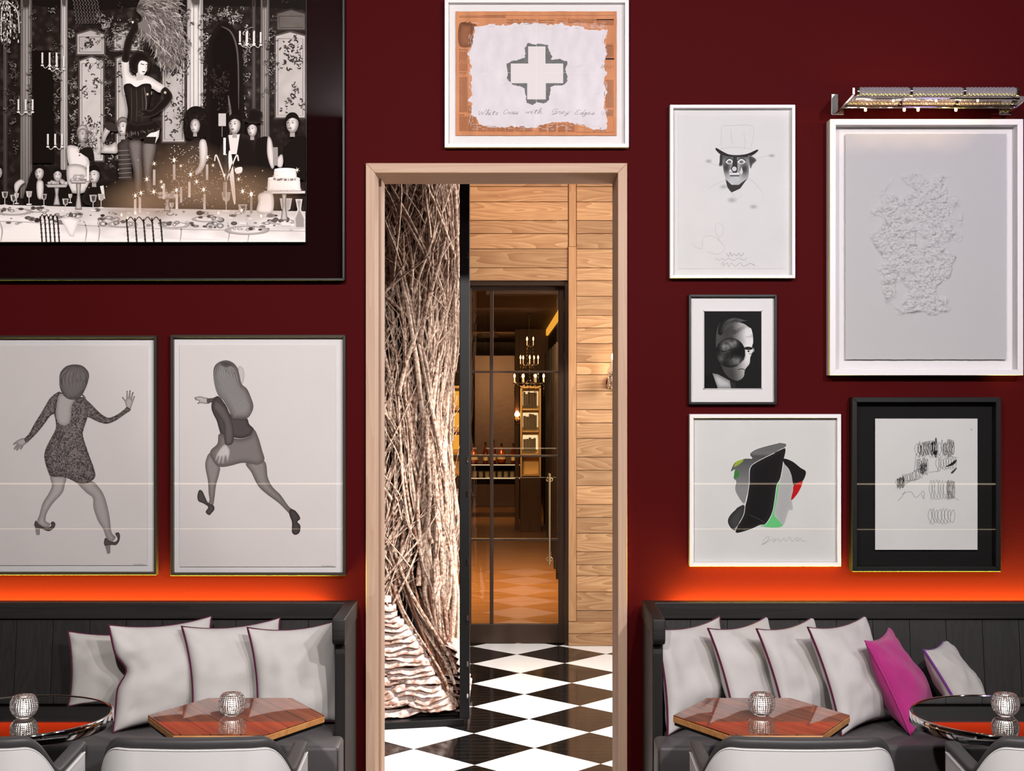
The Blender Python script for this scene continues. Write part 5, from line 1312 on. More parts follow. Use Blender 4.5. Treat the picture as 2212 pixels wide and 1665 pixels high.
piece([(697, 930), (640, 955), (540, 1005), (506, 1040), (502, 1120), (490, 1200), (480, 1240), (470, 1296), (425, 1386), (500, 1372), (560, 1346), (590, 1340), (625, 1280), (640, 1200), (650, 1130), (670, 1090), (686, 1000)], rgb(24, 22, 23), edge=rgb(34, 31, 32), ew=30)
piece([(690, 985), (735, 1000), (780, 1035), (810, 1058), (790, 1110), (745, 1132), (732, 1080), (716, 1040), (690, 1010)], rgb(26, 22, 24), rim=False)
piece([(745, 1130), (791, 1108), (770, 1166), (730, 1212), (739, 1160)], rgb(186, 24, 24), rim=False)
piece([(424, 1045), (418, 1090), (440, 1086), (446, 1060)], rgb(62, 120, 60), rim=False)
piece([(440, 996), (425, 1008), (418, 1030), (452, 1012), (470, 990)], rgb(150, 170, 60), rim=False)
a.line([(418, 1368), (438, 1350), (445, 1336)], 3, G(130), keep=False); a.line([(500, 1290), (560, 1318), (590, 1338)], 1.6, G(90), keep=False)
a.line([(575, 1440), (590, 1415), (610, 1412), (590, 1445), (570, 1450), (640, 1420), (630, 1440), (660, 1420), (668, 1438), (690, 1418), (700, 1436), (720, 1412), (735, 1435), (760, 1415), (762, 1436), (780, 1420), (790, 1436), (812, 1430)], 2.6, G(176), keep=False); a.build('print')

# ---------------------------------------------------------------- scribbled loops in the black box frame
t7, z7 = framed('framed_drawing', 'black box framed white sheet of scribbled pen loops', 1841, 858, 2162.5, 1234.5, 10.5, .065, 'black frame', 'black mat', (1890.5, 904, 2111.5, 1187.3), 'grey white paper', sheet_gap=.014)
a = Art(t7, z7, 2.523, 1420, 600)
INK = G(30); a.k = 1
def loops(x0, y0, x1, y1, n, ha, hb, lw, seed, jit=.25):
    r_ = random.Random(seed); pts = []
    for i in range(n):
        t = i / (n - 1); x = x0 + (x1 - x0) * t; y = y0 + (y1 - y0) * t; h = (ha + (hb - ha) * t) * r_.uniform(1 - jit, 1 + jit); w_ = (x1 - x0) / n * r_.uniform(.5, 1.6)
        pts += [(x, y + h), (x + w_ * .6, y), (x + w_ * .2, y - h), (x - w_ * .5, y)]
    a.line(pts, lw, INK, n=5)
loops(1412, 935, 1612, 930, 14, 40, 42, 1.5, 1); loops(1425, 940, 1480, 925, 6, 30, 36, 2.2, 2); loops(1490, 930, 1520, 925, 7, 36, 46, 2.2, 3); loops(1560, 935, 1612, 925, 7, 40, 46, 1.8, 4)
loops(1415, 1020, 1470, 1030, 8, 30, 45, 1.6, 5); loops(1525, 1015, 1620, 1010, 8, 38, 30, 1.5, 6); loops(1435, 1040, 1465, 1030, 5, 30, 30, 2.4, 7); loops(1305, 1118, 1440, 1060, 14, 26, 34, 1.5, 8); loops(1308, 1120, 1345, 1112, 9, 30, 28, 1.8, 9)
loops(1488, 1155, 1615, 1155, 9, 52, 50, 1.3, 10, .1); loops(1580, 1155, 1615, 1155, 6, 48, 48, 1.5, 11, .1); loops(1485, 1300, 1608, 1298, 8, 42, 40, 1.4, 12, .15)
for ln in ([(1410, 960), (1404, 1010), (1400, 1060)], [(1600, 890), (1580, 960), (1635, 980)], [(1310, 1215), (1335, 1190), (1350, 1160)], [(1330, 1180), (1380, 1165), (1410, 1198), (1450, 1160), (1452, 1205), (1440, 1180)], [(1480, 1060), (1540, 1052)], [(1608, 1190), (1642, 1212)], [(1600, 1060), (1630, 1035), (1605, 1062)], [(1360, 1108), (1430, 1095)], [(1706, 820), (1712, 832), (1716, 822)]): a.line(ln, 1.4, INK)
a.poly([(1600, 1010), (1628, 990), (1630, 1000), (1612, 1020), (1570, 1030)], G(36), edge=G(60), ew=4); a.poly([(1600, 1062), (1634, 1034), (1612, 1064)], G(60)); a.poly([(1500, 955), (1525, 940), (1520, 965)], INK); a.build('drawing')

# ---------------------------------------------------------------- embossed white relief
t8, z8 = framed('framed_relief', 'large white framed embossed paper relief under the crystal picture light', 1793, 257, 2210.5, 810.5, 12.5, .075, 'white frame lacquer', 'white mat board', None, None)
zs = D - .03; b = MB(); l = t8.location
X0, X1, Z1, Z0 = PX(1826, zs), PX(2174, zs), PZ(289, zs), PZ(776, zs); nx, nz = 210, 290; vs = []
for i in range(nx + 1):
    for j in range(nz + 1):
        u, v = i / nx, j / nz; px, py = 1826 + 348 * u, 289 + 487 * v
        cxm = 1998 - 25 * math.sin((py - 380) / 110); wid = 95 + 18 * math.sin((py - 420) / 45); m_ = max(0, 1 - ((px - cxm) / wid) ** 2); top_ = max(0, min(1, (py - 372) / 35)) * max(0, min(1, (690 - py) / 60))
        n1 = noise.noise(Vector((px * .028, py * .028, 1))); n2 = noise.noise(Vector((px * .09, py * .09, 4))); n3 = noise.noise(Vector((px * .26, py * .26, 9)))
        clump = max(0, min(1, (m_ * top_ + 1.1 * n1 * min(1, m_ * top_ * 5) - .22 * min(1, m_ * top_ * 9 + .2)) * 3.0 * min(1, m_ * top_ * 6))); hgt = 1.6 * clump * (.0022 + .006 * (n2 + .3) + .0055 * n3 + .004 * abs(noise.noise(Vector((px * .15, py * .13, 30)))))
        e = min(u, 1 - u, v, 1 - v); ex = .0016 * noise.noise(Vector((px * .1, py * .1, 20))) if e < .001 else 0
        vs.append((X0 + (X1 - X0) * u - l.x + ex, -.030 - max(-.0015, hgt) - .0012 * noise.noise(Vector((px * .01, py * .01, 0))), Z1 + (Z0 - Z1) * v - l.z + ex))
b.add(vs, [(i * (nz + 1) + j, i * (nz + 1) + j + 1, (i + 1) * (nz + 1) + j + 1, (i + 1) * (nz + 1) + j) for i in range(nx) for j in range(nz)], None, 0, True)
n0 = len(b.v); b.box(X0 - l.x + .002, X1 - l.x - .002, -.027, -.022, Z0 - l.z + .002, Z1 - l.z - .002)
b.build('embossed_sheet', 'relief paper', t8)

# ---------------------------------------------------------------- crystal picture light
pcz = PZ(217, 6.28); ptl = thing('picture_light', 'long crystal rod picture light with warm bulbs above the large white framed relief', 'picture light', (PX(2003, 6.3), 0, pcz)); l = ptl.location
def rod(x0, x1, y, z, r):
    n = 24; seg = 54; vs = []; fs = []
    for i in range(seg + 1):
        for j in range(n):
            th = 2 * PI * j / n; k = min(abs(math.sin(i * PI / 4 + j * PI / 4)), abs(math.sin(i * PI / 4 - j * PI / 4))); rr = r * (.80 + .28 * k)
            if i in (0, seg): rr = r * .8
            vs.append((x0 + (x1 - x0) * i / seg, y + rr * math.cos(th), z + rr * math.sin(th)))
    for i in range(seg):
        for j in range(n): fs.append((i * n + j, i * n + (j + 1) % n, (i + 1) * n + (j + 1) % n, (i + 1) * n + j))
    fs += [tuple(range(n))[::-1], tuple(range(seg * n, (seg + 1) * n))]
    b = MB(); b.add(vs, fs); return b
xa, xb = PX(1822, 6.3) - l.x, PX(2184, 6.3) - l.x
for yy, x0, x1 in ((-.11, xa, xb), (-.30, PX(1852, 6.1) - l.x, PX(2196, 6.1) - l.x)):
    w_ = (x1 - x0) / 3
    for k in range(3): rod(x0 + k * w_ + .006, x0 + (k + 1) * w_ - .006, yy, 0, .021).build('crystal_rod', 'faceted rod glass', ptl)
    b = MB()
    for k in range(4): b.lathe([(0, -.006), (.0225, -.005), (.0225, .005), (0, .006)], 16, (x0 + k * w_, yy, 0), axis=0)
    b.box(x0 - .012, x1 + .012, yy - .008, yy + .008, -.034, -.026, bev=.002); b.build('rail', 'chrome', ptl)
for x in (xa - .012, xb + .012):
    b = MB(); b.prism([(0, -.04), (0, .05), (-.04, .05), (-.34, .012), (-.34, -.02), (-.04, -.04)], x - .006, x + .006, axis=0, bev=.002); b.build('bracket', 'chrome', ptl)
for x in (xa - .006, xb + .006):
    b = MB(); b.box(x - .03, x + .03, -.012, -.0, -.045, .055, bev=.004); b.build('wall_plate', 'chrome', ptl)
for px_ in (1872, 1956, 1986, 2068):
    b = MB(); b.lathe([(0, -.014), (.005, -.012), (.0065, -.004), (.004, .004), (0, .005)], 12, (PX(px_, 6.27) - l.x, -.11, -.034)); b.build('bulb', 'picture bulb', ptl)
for px_ in (1930, 2022, 2112):
    b = MB(); b.lathe([(0, -.009), (.004, -.008), (.005, -.002), (.003, .003), (0, .004)], 12, (PX(px_, 6.1) - l.x, -.30, -.034)); b.build('bulb', 'picture bulb', ptl)
# ---------------------------------------------------------------- large banquet photograph (generic staged party scene)
t9, z9 = framed('framed_photograph', 'very large black and white photograph of a candlelit banquet in a dark glazed frame', -330, -190, 744.5, 605.5, 5, .055, 'black frame', 'maroon mat', (-250, -110, 662, 524), 'black frame', glass='acrylic glass', sheet_gap=.016)
FB = 2.6855
a = Art(t9, z9, FB, 0, 0, clip=(-671, -295, 1777, 1407), step=.000009)
rq = random.Random(21)
def S(t, w=1.0): return rgb(max(0, min(255, t + 5 * w)), max(0, min(255, t - 5 * w)), max(0, min(255, t - 9 * w)))
BR_ = lambda t: rgb(t, t * .86, t * .72)
def wallfn(x, y):
    n_ = noise.noise(Vector((x * .03, y * .03, 0))) + .8 * noise.noise(Vector((x * .085, y * .085, 5)))
    return S(26 + 46 * max(0, n_) * (1.2 if y < 700 else .8))
a.poly([(-671, -295), (1777, -295), (1777, 1260), (-671, 1260)], None, smooth=False, fn=wallfn, sp=19)
a.poly([(-671, 60), (-671, -295), (1777, -295), (1777, 60), (1500, 40), (900, 30), (500, 70), (100, 20)], S(12), smooth=False)
def pil(x0, x1, y0, y1, t):
    w_ = x1 - x0; a.poly([(x0, y0), (x1, y0), (x1, y1), (x0, y1)], None, smooth=False, fn=lambda x, y: S((min(235, t * 1.25) + 22 * math.sin((x - x0) / w_ * PI) - 40 * max(0, (y - 500) / 700)) * (.35 if y < 40 else 1)), sp=w_ * .34)
    for q in (.2, .42, .7, .88): a.line([(x0 + w_ * q, y0), (x0 + w_ * q, y1)], 3, S(t * .55))
for q in ((-420, -360, -295, 1150, 90), (-230, -190, -295, 1150, 120), (20, 42, 80, 1150, 80), (118, 186, -295, 1150, 116), (352, 392, -295, 985, 168), (1085, 1178, -295, 640, 176), (1462, 1484, -295, 960, 78), (1512, 1562, -295, 930, 112)): pil(*q)
def scroll(x, y, s, t, n=1):
    t = min(248, t * 1.25); a.k += 1
    for q in range(5):
        r0 = rq.uniform(0, 6.3); m_ = s * rq.uniform(.35, .9); cx_, cy_ = x + rq.uniform(-1, 1) * s, y + rq.uniform(-1.3, 1.3) * s; st = rq.choice((-1, 1)) * rq.uniform(.25, .6)
        pts = [(cx_ + m_ * (1 - i / 8) * math.cos(r0 + st * i), cy_ + m_ * (1 - i / 8) * math.sin(r0 + st * i)) for i in range(6)]
        a.line([(u + s * .06, v + s * .1) for u, v in pts], s * .30, S(t * .35), taper=True, n=2)
        a.line(pts, s * rq.uniform(.14, .26), S(t * rq.uniform(.55, 1.05)), taper=True, n=2, keep=False)
    for q in range(2): a.disc(x + rq.uniform(-1, 1) * s, y + rq.uniform(-1, 1) * s, s * .16, s * .13, S(t), n=7)
def panel(x0, y0, x1, y1, t):
    a.poly([(x0, y0 + 14), ((x0 + x1) / 2, y0 - 14), (x1, y0 + 14), (x1, y1), (x0, y1)], S(t * .55), smooth=False)
    a.poly([(x0 + 9, y0 + 20), ((x0 + x1) / 2, y0 - 2), (x1 - 9, y0 + 20), (x1 - 9, y1 - 9), (x0 + 9, y1 - 9)], None, smooth=False, fn=lambda x, y: S(min(236, t * 1.32) + 16 * noise.noise(Vector((x * .02, y * .02, 3)))), sp=26)
    a.line([(x0 + 20, y0 + 34), (x1 - 20, y0 + 34), (x1 - 20, y1 - 20), (x0 + 20, y1 - 20), (x0 + 20, y0 + 34)], 3, S(t * .5), smooth=False)
panel(440, 180, 612, 322, 150); panel(655, 180, 818, 300, 150); panel(455, 335, 606, 940, 164); panel(668, 320, 812, 930, 158); panel(935, 330, 1078, 830, 150); panel(1592, 190, 1777, 690, 150); panel(1600, 60, 1777, 180, 80); panel(-150, 190, 0, 900, 120); panel(-640, 180, -450, 900, 120)
for (x0, y0, x1, y1, n, s0) in ((465, 350, 600, 560, 14, 22), (475, 640, 595, 900, 10, 20), (675, 345, 800, 640, 12, 20), (945, 360, 1070, 800, 18, 22), (1620, 220, 1777, 400, 14, 22), (1640, 480, 1777, 640, 8, 20), (460, 210, 600, 300, 8, 18), (670, 200, 800, 285, 8, 18)):
    for i in range(n): scroll(rq.uniform(x0, x1), rq.uniform(y0, y1), rq.uniform(.5, 1.2) * s0, rq.choice((60, 70, 90)), 1)
for (x0, y0, x1, y1, n, t) in ((415, 190, 440, 1000, 26, 150), (614, 200, 652, 1000, 26, 140), (818, 180, 850, 420, 10, 150), (1055, 40, 1100, 420, 16, 150), (1170, 40, 1225, 640, 22, 170), (1405, 100, 1455, 900, 26, 160), (1540, 60, 1600, 600, 20, 150), (180, 40, 200, 700, 18, 150), (300, 30, 350, 900, 26, 130), (40, 100, 110, 900, 26, 110), (560, 110, 800, 200, 26, 170), (1180, 60, 1420, 130, 24, 170), (-400, 0, -240, 900, 30, 110), (1590, -200, 1777, 40, 14, 60), (440, -250, 800, 60, 16, 60)):
    for i in range(n): scroll(rq.uniform(x0, x1), rq.uniform(y0, y1), rq.uniform(9, 22), t * rq.uniform(.7, 1.2))
for i in range(9):
    for j in range(7): a.line([(430 + i * 17 + j * 3, -10 + j * 22), (440 + i * 17 + j * 3, 2 + j * 22), (430 + i * 17 + j * 3, 12 + j * 22)], 3, S(110))
a.poly([(1215, 1000), (1212, 330), (1240, 200), (1290, 135), (1345, 150), (1392, 230), (1412, 340), (1412, 1000)], S(8), edge=S(20), ew=40)
a.line([(1290, 160), (1350, 200), (1385, 330), (1390, 640)], 10, S(88), taper=True); a.line([(1330, 560), (1345, 700), (1340, 900)], 14, S(110), taper=True)
for i in range(26): scroll(rq.uniform(1240, 1330), rq.uniform(400, 620), rq.uniform(9, 20), rq.uniform(30, 70))
a.poly([(195, 300), (300, 300), (318, 460), (322, 950), (200, 950)], S(9), smooth=False)
# wall candelabra and the hanging chandelier
def sconce(x, y):
    a.k += 1
    for dx in (-42, 0, 40): a.line([(x, y), (x + dx * .6, y + 22), (x + dx, y)], 4, S(190)); a.rect(x + dx - 5, y - 68, x + dx + 5, y - 4, S(226)); a.disc(x + dx, y + 6, 9, 5, S(235))
for q in ((298, 380), (340, 400), (160, 650), (330, 850), (1440, 255), (1478, 262), (-300, 500)): sconce(*q)
a.k += 1
for i in range(170):
    x = rq.gauss(45, 42); y = rq.uniform(0, 255); a.disc(x, y, rq.uniform(2, 5), rq.uniform(5, 13), S(rq.choice((235, 210, 150, 90))), n=8)
for dx in (-60, -20, 30, 75): a.line([(40, 10), (40 + dx * .6, 40), (40 + dx, 90), (40 + dx * 1.1, 200)], 7, S(200))
# feather fan
a.poly([(800, 60), (850, -40), (930, -80), (1010, -20), (1040, 60), (1060, 180), (1085, 260), (1080, 340), (1030, 400), (985, 420), (930, 390), (910, 320), (860, 250), (810, 180), (830, 110)], None, fn=lambda x, y: S(92 + 60 * noise.noise(Vector((x * .012, y * .03, 4)))), sp=16)
fan = [(x.x, x.y) for x in smooth_closed([Vector(q) for q in ((800, 60), (850, -40), (930, -80), (1010, -20), (1040, 60), (1060, 180), (1085, 260), (1080, 340), (1030, 400), (985, 420), (930, 390), (910, 320), (860, 250), (810, 180), (830, 110))], 4)]
nf = 0
while nf < 900:
    bx_, by_ = rq.uniform(795, 1090), rq.uniform(-85, 425)
    if not inside((bx_, by_), fan): continue
    nf += 1; dx, dy_ = bx_ - 790, by_ - 60; l0 = math.hypot(dx, dy_); dx /= l0; dy_ /= l0; an = math.atan2(dy_, dx) + rq.uniform(-.5, .7); ln_ = rq.uniform(22, 58)
    if nf % 12 == 0: a.k += 1
    a.line([(bx_, by_), (bx_ + ln_ * .5 * math.cos(an), by_ + ln_ * .5 * math.sin(an)), (bx_ + ln_ * math.cos(an + .35), by_ + ln_ * math.sin(an + .35))], rq.uniform(1.5, 4.5), S(rq.choice((56, 84, 110, 140, 168, 196))), taper=True, n=3)
a.line([(815, 150), (900, 240), (1000, 330)], 4, S(200)); a.poly([(790, 150), (860, 120), (880, 215)], S(120), smooth=False)
# guests
SKN = S(228)
def person(x, y, w_, h, hair, look=0, skin=228):
    a.poly([(x - w_ * .35, y + h * .7), (x + w_ * .35, y + h * .7), (x + w_ * .4, y + h * 1.5), (x - w_ * .4, y + h * 1.5)], S(skin * .72), smooth=False)
    a.poly([(x + w_ * math.cos(q * PI / 6), y + h * math.sin(q * PI / 6) * (1.08 if q < 7 else .95)) for q in range(12)], S(skin), edge=S(skin * .5), ew=w_ * .8, n=3)
    f = look * w_ * .35
    for s_ in (-.38, .38): a.line([(x + f + (s_ - .14) * w_, y - h * .06), (x + f + (s_ + .16) * w_, y - h * .07)], h * .10, S(40)); a.line([(x + f + (s_ - .2) * w_, y - h * .26), (x + f + (s_ + .2) * w_, y - h * .28)], h * .06, S(60))
    a.line([(x + f, y - h * .05), (x + f + look * w_ * .2, y + h * .25), (x + f - w_ * .05, y + h * .28)], h * .06, S(skin * .6)); a.line([(x + f - w_ * .22, y + h * .53), (x + f + w_ * .22, y + h * .53)], h * .11, S(70))
    if hair: a.poly([(x - w_ * 1.12, y + h * .2), (x - w_ * 1.1, y - h * .6), (x - w_ * .5, y - h * 1.15), (x + w_ * .5, y - h * 1.15), (x + w_ * 1.1, y - h * .55), (x + w_ * 1.08, y + h * .1), (x + w_ * .85, y - h * .35), (x, y - h * .62), (x - w_ * .85, y - h * .3)], S(hair), edge=S(hair * .5), ew=w_ * .5, n=4)
# man with raised cup, behind the performer
a.poly([(690, 840), (740, 800), (770, 820), (775, 1050), (700, 1050)], S(70), edge=S(40), ew=30, smooth=False)
for i in range(7): a.line([(696, 880 + i * 26), (770, 876 + i * 26)], 3, S(140))
a.poly([(680, 830), (640, 850), (600, 820), (612, 760), (632, 740), (650, 760), (628, 800), (600, 870), (590, 890), (640, 895), (690, 890)], S(222), edge=S(150), ew=22); a.poly([(618, 720), (650, 715), (690, 740), (690, 768), (650, 765), (625, 752)], S(50)); person(722, 742, 32, 48, 150, -1)
# white wigged woman
a.poly([(400, 860), (440, 850), (500, 880), (530, 960), (500, 980), (440, 975), (410, 960)], S(236), edge=S(180), ew=24); a.poly([(405, 965), (500, 970), (530, 1060), (500, 1120), (420, 1120), (400, 1060)], S(222), edge=S(150), ew=24); a.k += 1
for i in range(26): scroll(rq.uniform(425, 560), rq.uniform(740, 900), rq.uniform(8, 18), rq.choice((200, 220, 60)))
person(490, 785, 30, 46, 205, 1, 200)
a.poly([(470, 880), (540, 860), (556, 940), (520, 920)], S(20))
# seated guests on the left
a.poly([(165, 1190), (175, 1060), (215, 975), (275, 970), (330, 1040), (400, 1060), (420, 1190)], S(12)); person(240, 1005, 26, 40, 20, -1); a.poly([(225, 1060), (262, 1060), (258, 1150), (230, 1150)], S(226), edge=S(150), ew=14); person(345, 1020, 24, 36, 16, 0)
a.poly([(505, 1190), (520, 1080), (560, 1050), (640, 1045), (700, 1050), (790, 1070), (790, 1200)], S(14), edge=S(30), ew=30); person(556, 1020, 32, 46, 14, -1); a.poly([(590, 1085), (610, 1080), (620, 1160), (605, 1150)], S(226), smooth=False)
a.poly([(-60, 1190), (-50, 1050), (0, 1030), (30, 1100), (20, 1190)], S(14)); person(2, 1000, 24, 38, 18, 1); person(-160, 1000, 28, 40, 20, 1); a.poly([(-230, 1190), (-215, 1060), (-110, 1060), (-90, 1190)], S(14)); a.poly([(95, 1075), (130, 1045), (155, 1060), (130, 1085), (105, 1130)], S(214), edge=S(150), ew=10)
# curly haired woman in a sequin dress
a.poly([(1080, 800), (1072, 700), (1100, 640), (1150, 622), (1205, 650), (1215, 720), (1200, 800), (1150, 815)], S(14))
for i in range(30): scroll(rq.gauss(1140, 42), rq.uniform(640, 730) + 30 * rq.random(), rq.uniform(8, 17), rq.uniform(20, 60))
a.poly([(1075, 860), (1120, 820), (1180, 810), (1215, 880), (1215, 1000), (1240, 1190), (990, 1190), (1020, 1000), (1060, 930)], S(44), edge=S(26), ew=40)
for i in range(190): a.disc(rq.gauss(1120, 62), rq.uniform(850, 1190), 2.6, 2.6, S(rq.choice((250, 220, 160))), n=6)
a.poly([(1165, 830), (1200, 820), (1212, 900), (1190, 980), (1150, 1020), (1140, 1005), (1165, 950)], S(232), edge=S(170), ew=18); person(1140, 735, 28, 42, 0, -1)
# suited man, top hatted guest, profile man on the right
a.poly([(1250, 1010), (1290, 850), (1330, 785), (1400, 778), (1480, 800), (1520, 880), (1560, 1010), (1560, 1100), (1380, 1060)], S(18), edge=S(34), ew=40, smooth=False); a.poly([(1332, 790), (1398, 785), (1380, 900), (1345, 900)], S(226), smooth=False); person(1368, 728, 34, 52, 20, -1)
a.poly([(1490, 830), (1560, 800), (1590, 880), (1600, 1020), (1540, 1050), (1500, 960)], S(14)); a.poly([(1560, 800), (1585, 830), (1598, 960), (1580, 980), (1556, 900)], S(220), edge=S(150), ew=12); person(1470, 755, 28, 42, 16, -1)
a.poly([(1412, 702), (1440, 690), (1446, 645), (1490, 638), (1528, 660), (1522, 705), (1538, 716), (1500, 722), (1440, 716)], S(16), edge=S(40), ew=14)
a.poly([(1655, 985), (1660, 850), (1720, 800), (1777, 790), (1777, 1050), (1700, 1040)], S(12), smooth=False); person(1702, 722, 36, 52, 16, -1); a.poly([(1612, 930), (1640, 900), (1650, 940), (1640, 975), (1615, 970)], S(214), edge=S(150), ew=10); a.rect(1590, 860, 1618, 965, S(150), keep=False)
a.k += 1; a.rect(1275, 665, 1318, 738, S(200)); a.line([(1296, 735), (1296, 800)], 5, S(120))
# performer in a black corset dress
a.poly([(758, 825), (830, 825), (834, 920), (836, 1000), (826, 1110), (800, 1130), (786, 1010), (764, 910)], S(116), edge=S(54), ew=26); a.poly([(838, 830), (914, 835), (900, 940), (886, 1020), (892, 1120), (862, 1125), (850, 1040), (838, 950)], S(122), edge=S(58), ew=26)
a.poly([(850, 760), (935, 755), (930, 800), (912, 835), (845, 825)], S(238), edge=S(200), ew=14, smooth=False); a.poly([(845, 800), (916, 800), (908, 842), (842, 838)], S(30), smooth=False)
a.poly([(716, 352), (756, 352), (762, 430), (800, 452), (850, 446), (884, 456), (925, 482), (968, 514), (936, 545), (890, 522), (884, 560), (800, 580), (735, 560), (722, 470)], S(240), edge=S(196), ew=26)
a.poly([(718, 362), (757, 364), (768, 292), (792, 214), (812, 182), (806, 135), (776, 128), (768, 170), (738, 236), (723, 304)], S(22), edge=S(48), ew=10); a.disc(780, 138, 6, 7, S(235))
a.poly([(728, 505), (765, 492), (800, 512), (840, 494), (886, 500), (884, 570), (870, 640), (892, 704), (905, 720), (850, 735), (800, 735), (748, 722), (752, 650), (738, 570)], S(34), edge=S(14), ew=28)
for x in (770, 800, 834): a.line([(x, 515), (x + 4, 620), (x, 715)], 3, S(80), taper=True)
a.line([(846, 512), (858, 600), (850, 690)], 8, S(96), taper=True)
a.poly([(750, 715), (800, 728), (870, 718), (912, 705), (945, 745), (915, 770), (880, 780), (850, 805), (800, 818), (742, 790)], S(20), edge=S(40), ew=14)
for i in range(24): a.line([(746 + i * 8, 775 + 6 * math.sin(i * 1.6) - .12 * i * 8), (750 + i * 8, 800 + 6 * math.sin(i) - .22 * i * 8)], 4, S(rq.choice((16, 70, 110))))
a.poly([(940, 540), (970, 512), (1009, 560), (986, 612), (922, 668), (880, 686), (822, 684), (808, 672), (840, 668), (806, 656), (848, 640), (886, 646), (930, 602), (954, 572)], S(20), edge=S(56), ew=10)
a.poly([(800, 420), (845, 428), (840, 470), (800, 475)], S(200), smooth=False)
a.poly([(806, 362), (830, 352), (862, 360), (870, 390), (860, 420), (840, 446), (818, 440), (806, 410)], S(244), edge=S(200), ew=14); a.line([(826, 378), (846, 384)], 5, S(40), keep=False); a.line([(852, 382), (866, 382)], 4, S(40)); a.line([(834, 424), (850, 424)], 6, S(60)); a.line([(852, 390), (858, 404), (850, 408)], 2.4, S(150))
a.poly([(764, 345), (800, 306), (850, 312), (880, 350), (880, 398), (868, 432), (862, 400), (864, 372), (830, 360), (812, 382), (806, 432), (770, 418), (758, 382)], S(16), edge=S(40), ew=16)
# table
def clothfn(x, y):
    n_ = noise.noise(Vector((x * .008, y * .02, 11))); return S(min(246, 196 + 34 * n_ + 40 * max(0, (y - 1240) / 150) + 30 * math.exp(-((x - 150) / 300) ** 2)))
a.poly([(-671, 1196), (0, 1192), (500, 1205), (1000, 1215), (1500, 1225), (1777, 1230), (1777, 1407), (-671, 1407)], None, smooth=False, fn=clothfn, sp=26)
for i in range(8): x = rq.uniform(-500, 1700); a.line([(x, 1290), (x + 14, 1340), (x + 6, 1406)], 8, S(170), taper=True)
a.line([(-671, 1290), (0, 1288), (300, 1300), (900, 1330), (1777, 1345)], 5, S(176))
for i in range(150):
    x = rq.uniform(-600, 1760); y = rq.uniform(1205, 1300) + .025 * max(0, x); rx = rq.uniform(6, 26); a.disc(x, y, rx, rx * rq.uniform(.3, .7), S(rq.choice((40, 70, 110, 170, 235, 245))), rim=S(rq.choice((60, 130, 200))), n=10, keep=False)
for q in ((90, 1232, 110), (430, 1260, 60), (720, 1305, 90), (1020, 1310, 90), (1210, 1275, 90), (1440, 1340, 130), (1640, 1290, 80), (240, 1225, 60), (-300, 1240, 100)):
    a.disc(q[0], q[1], q[2], q[2] * .2, S(238), rim=S(150), keep=False, n=24); a.disc(q[0], q[1] - 2, q[2] * .7, q[2] * .12, S(200), rim=S(232), n=20, keep=False)
    for i in range(7): a.disc(q[0] + rq.uniform(-.6, .6) * q[2], q[1] - rq.uniform(2, 16), rq.uniform(8, 18), rq.uniform(6, 14), S(rq.choice((50, 90, 200, 245))), rim=S(90), n=9, keep=False)
a.poly([(360, 1270), (420, 1262), (470, 1280), (440, 1378), (415, 1370), (390, 1320)], S(246), edge=S(214), ew=18, smooth=False)
def goblet(x, y, h, dark=True):
    w_ = h * .24; a.poly([(x - w_, y - h), (x + w_, y - h), (x + w_ * .7, y - h * .58), (x, y - h * .48), (x - w_ * .7, y - h * .58)], S(66 if dark else 170), edge=S(190), ew=w_ * .5, smooth=False); a.line([(x, y - h * .5), (x, y)], 4, S(210)); a.disc(x, y, w_ * .9, w_ * .25, S(225)); a.line([(x - w_ * .6, y - h * .95), (x - w_ * .4, y - h * .6)], 3, S(240))
for q in ((42, 1195, 78, 1), (92, 1215, 80, 1), (182, 1190, 76, 0), (268, 1200, 70, 1), (392, 1235, 78, 1), (552, 1225, 90, 1), (598, 1210, 80, 0), (420, 1180, 50, 0), (1005, 1240, 60, 0), (1320, 1230, 110, 0), (1415, 1300, 110, 1), (1665, 1305, 150, 0), (110, 1185, 60, 0), (-80, 1210, 80, 1), (-260, 1215, 80, 0), (-420, 1210, 80, 1)): goblet(*q)
def stand(x, y, w_, h):
    a.poly([(x - w_, y), (x + w_, y), (x + w_ * .8, y + 18), (x - w_ * .8, y + 18)], S(214), edge=S(120), ew=10, smooth=False); a.poly([(x - 14, y + 18), (x + 14, y + 18), (x + 9, y + h * .5), (x + 20, y + h), (x - 20, y + h), (x - 9, y + h * .5)], S(190), edge=S(90), ew=10, smooth=False)
    for i in range(9): a.disc(x + rq.uniform(-.8, .8) * w_, y - rq.uniform(0, 22), rq.uniform(10, 18), rq.uniform(8, 15), S(rq.choice((245, 220, 200))), rim=S(150), n=10, keep=False)
stand(342, 1075, 66, 120); stand(468, 1050, 50, 170); stand(980, 1140, 60, 90)
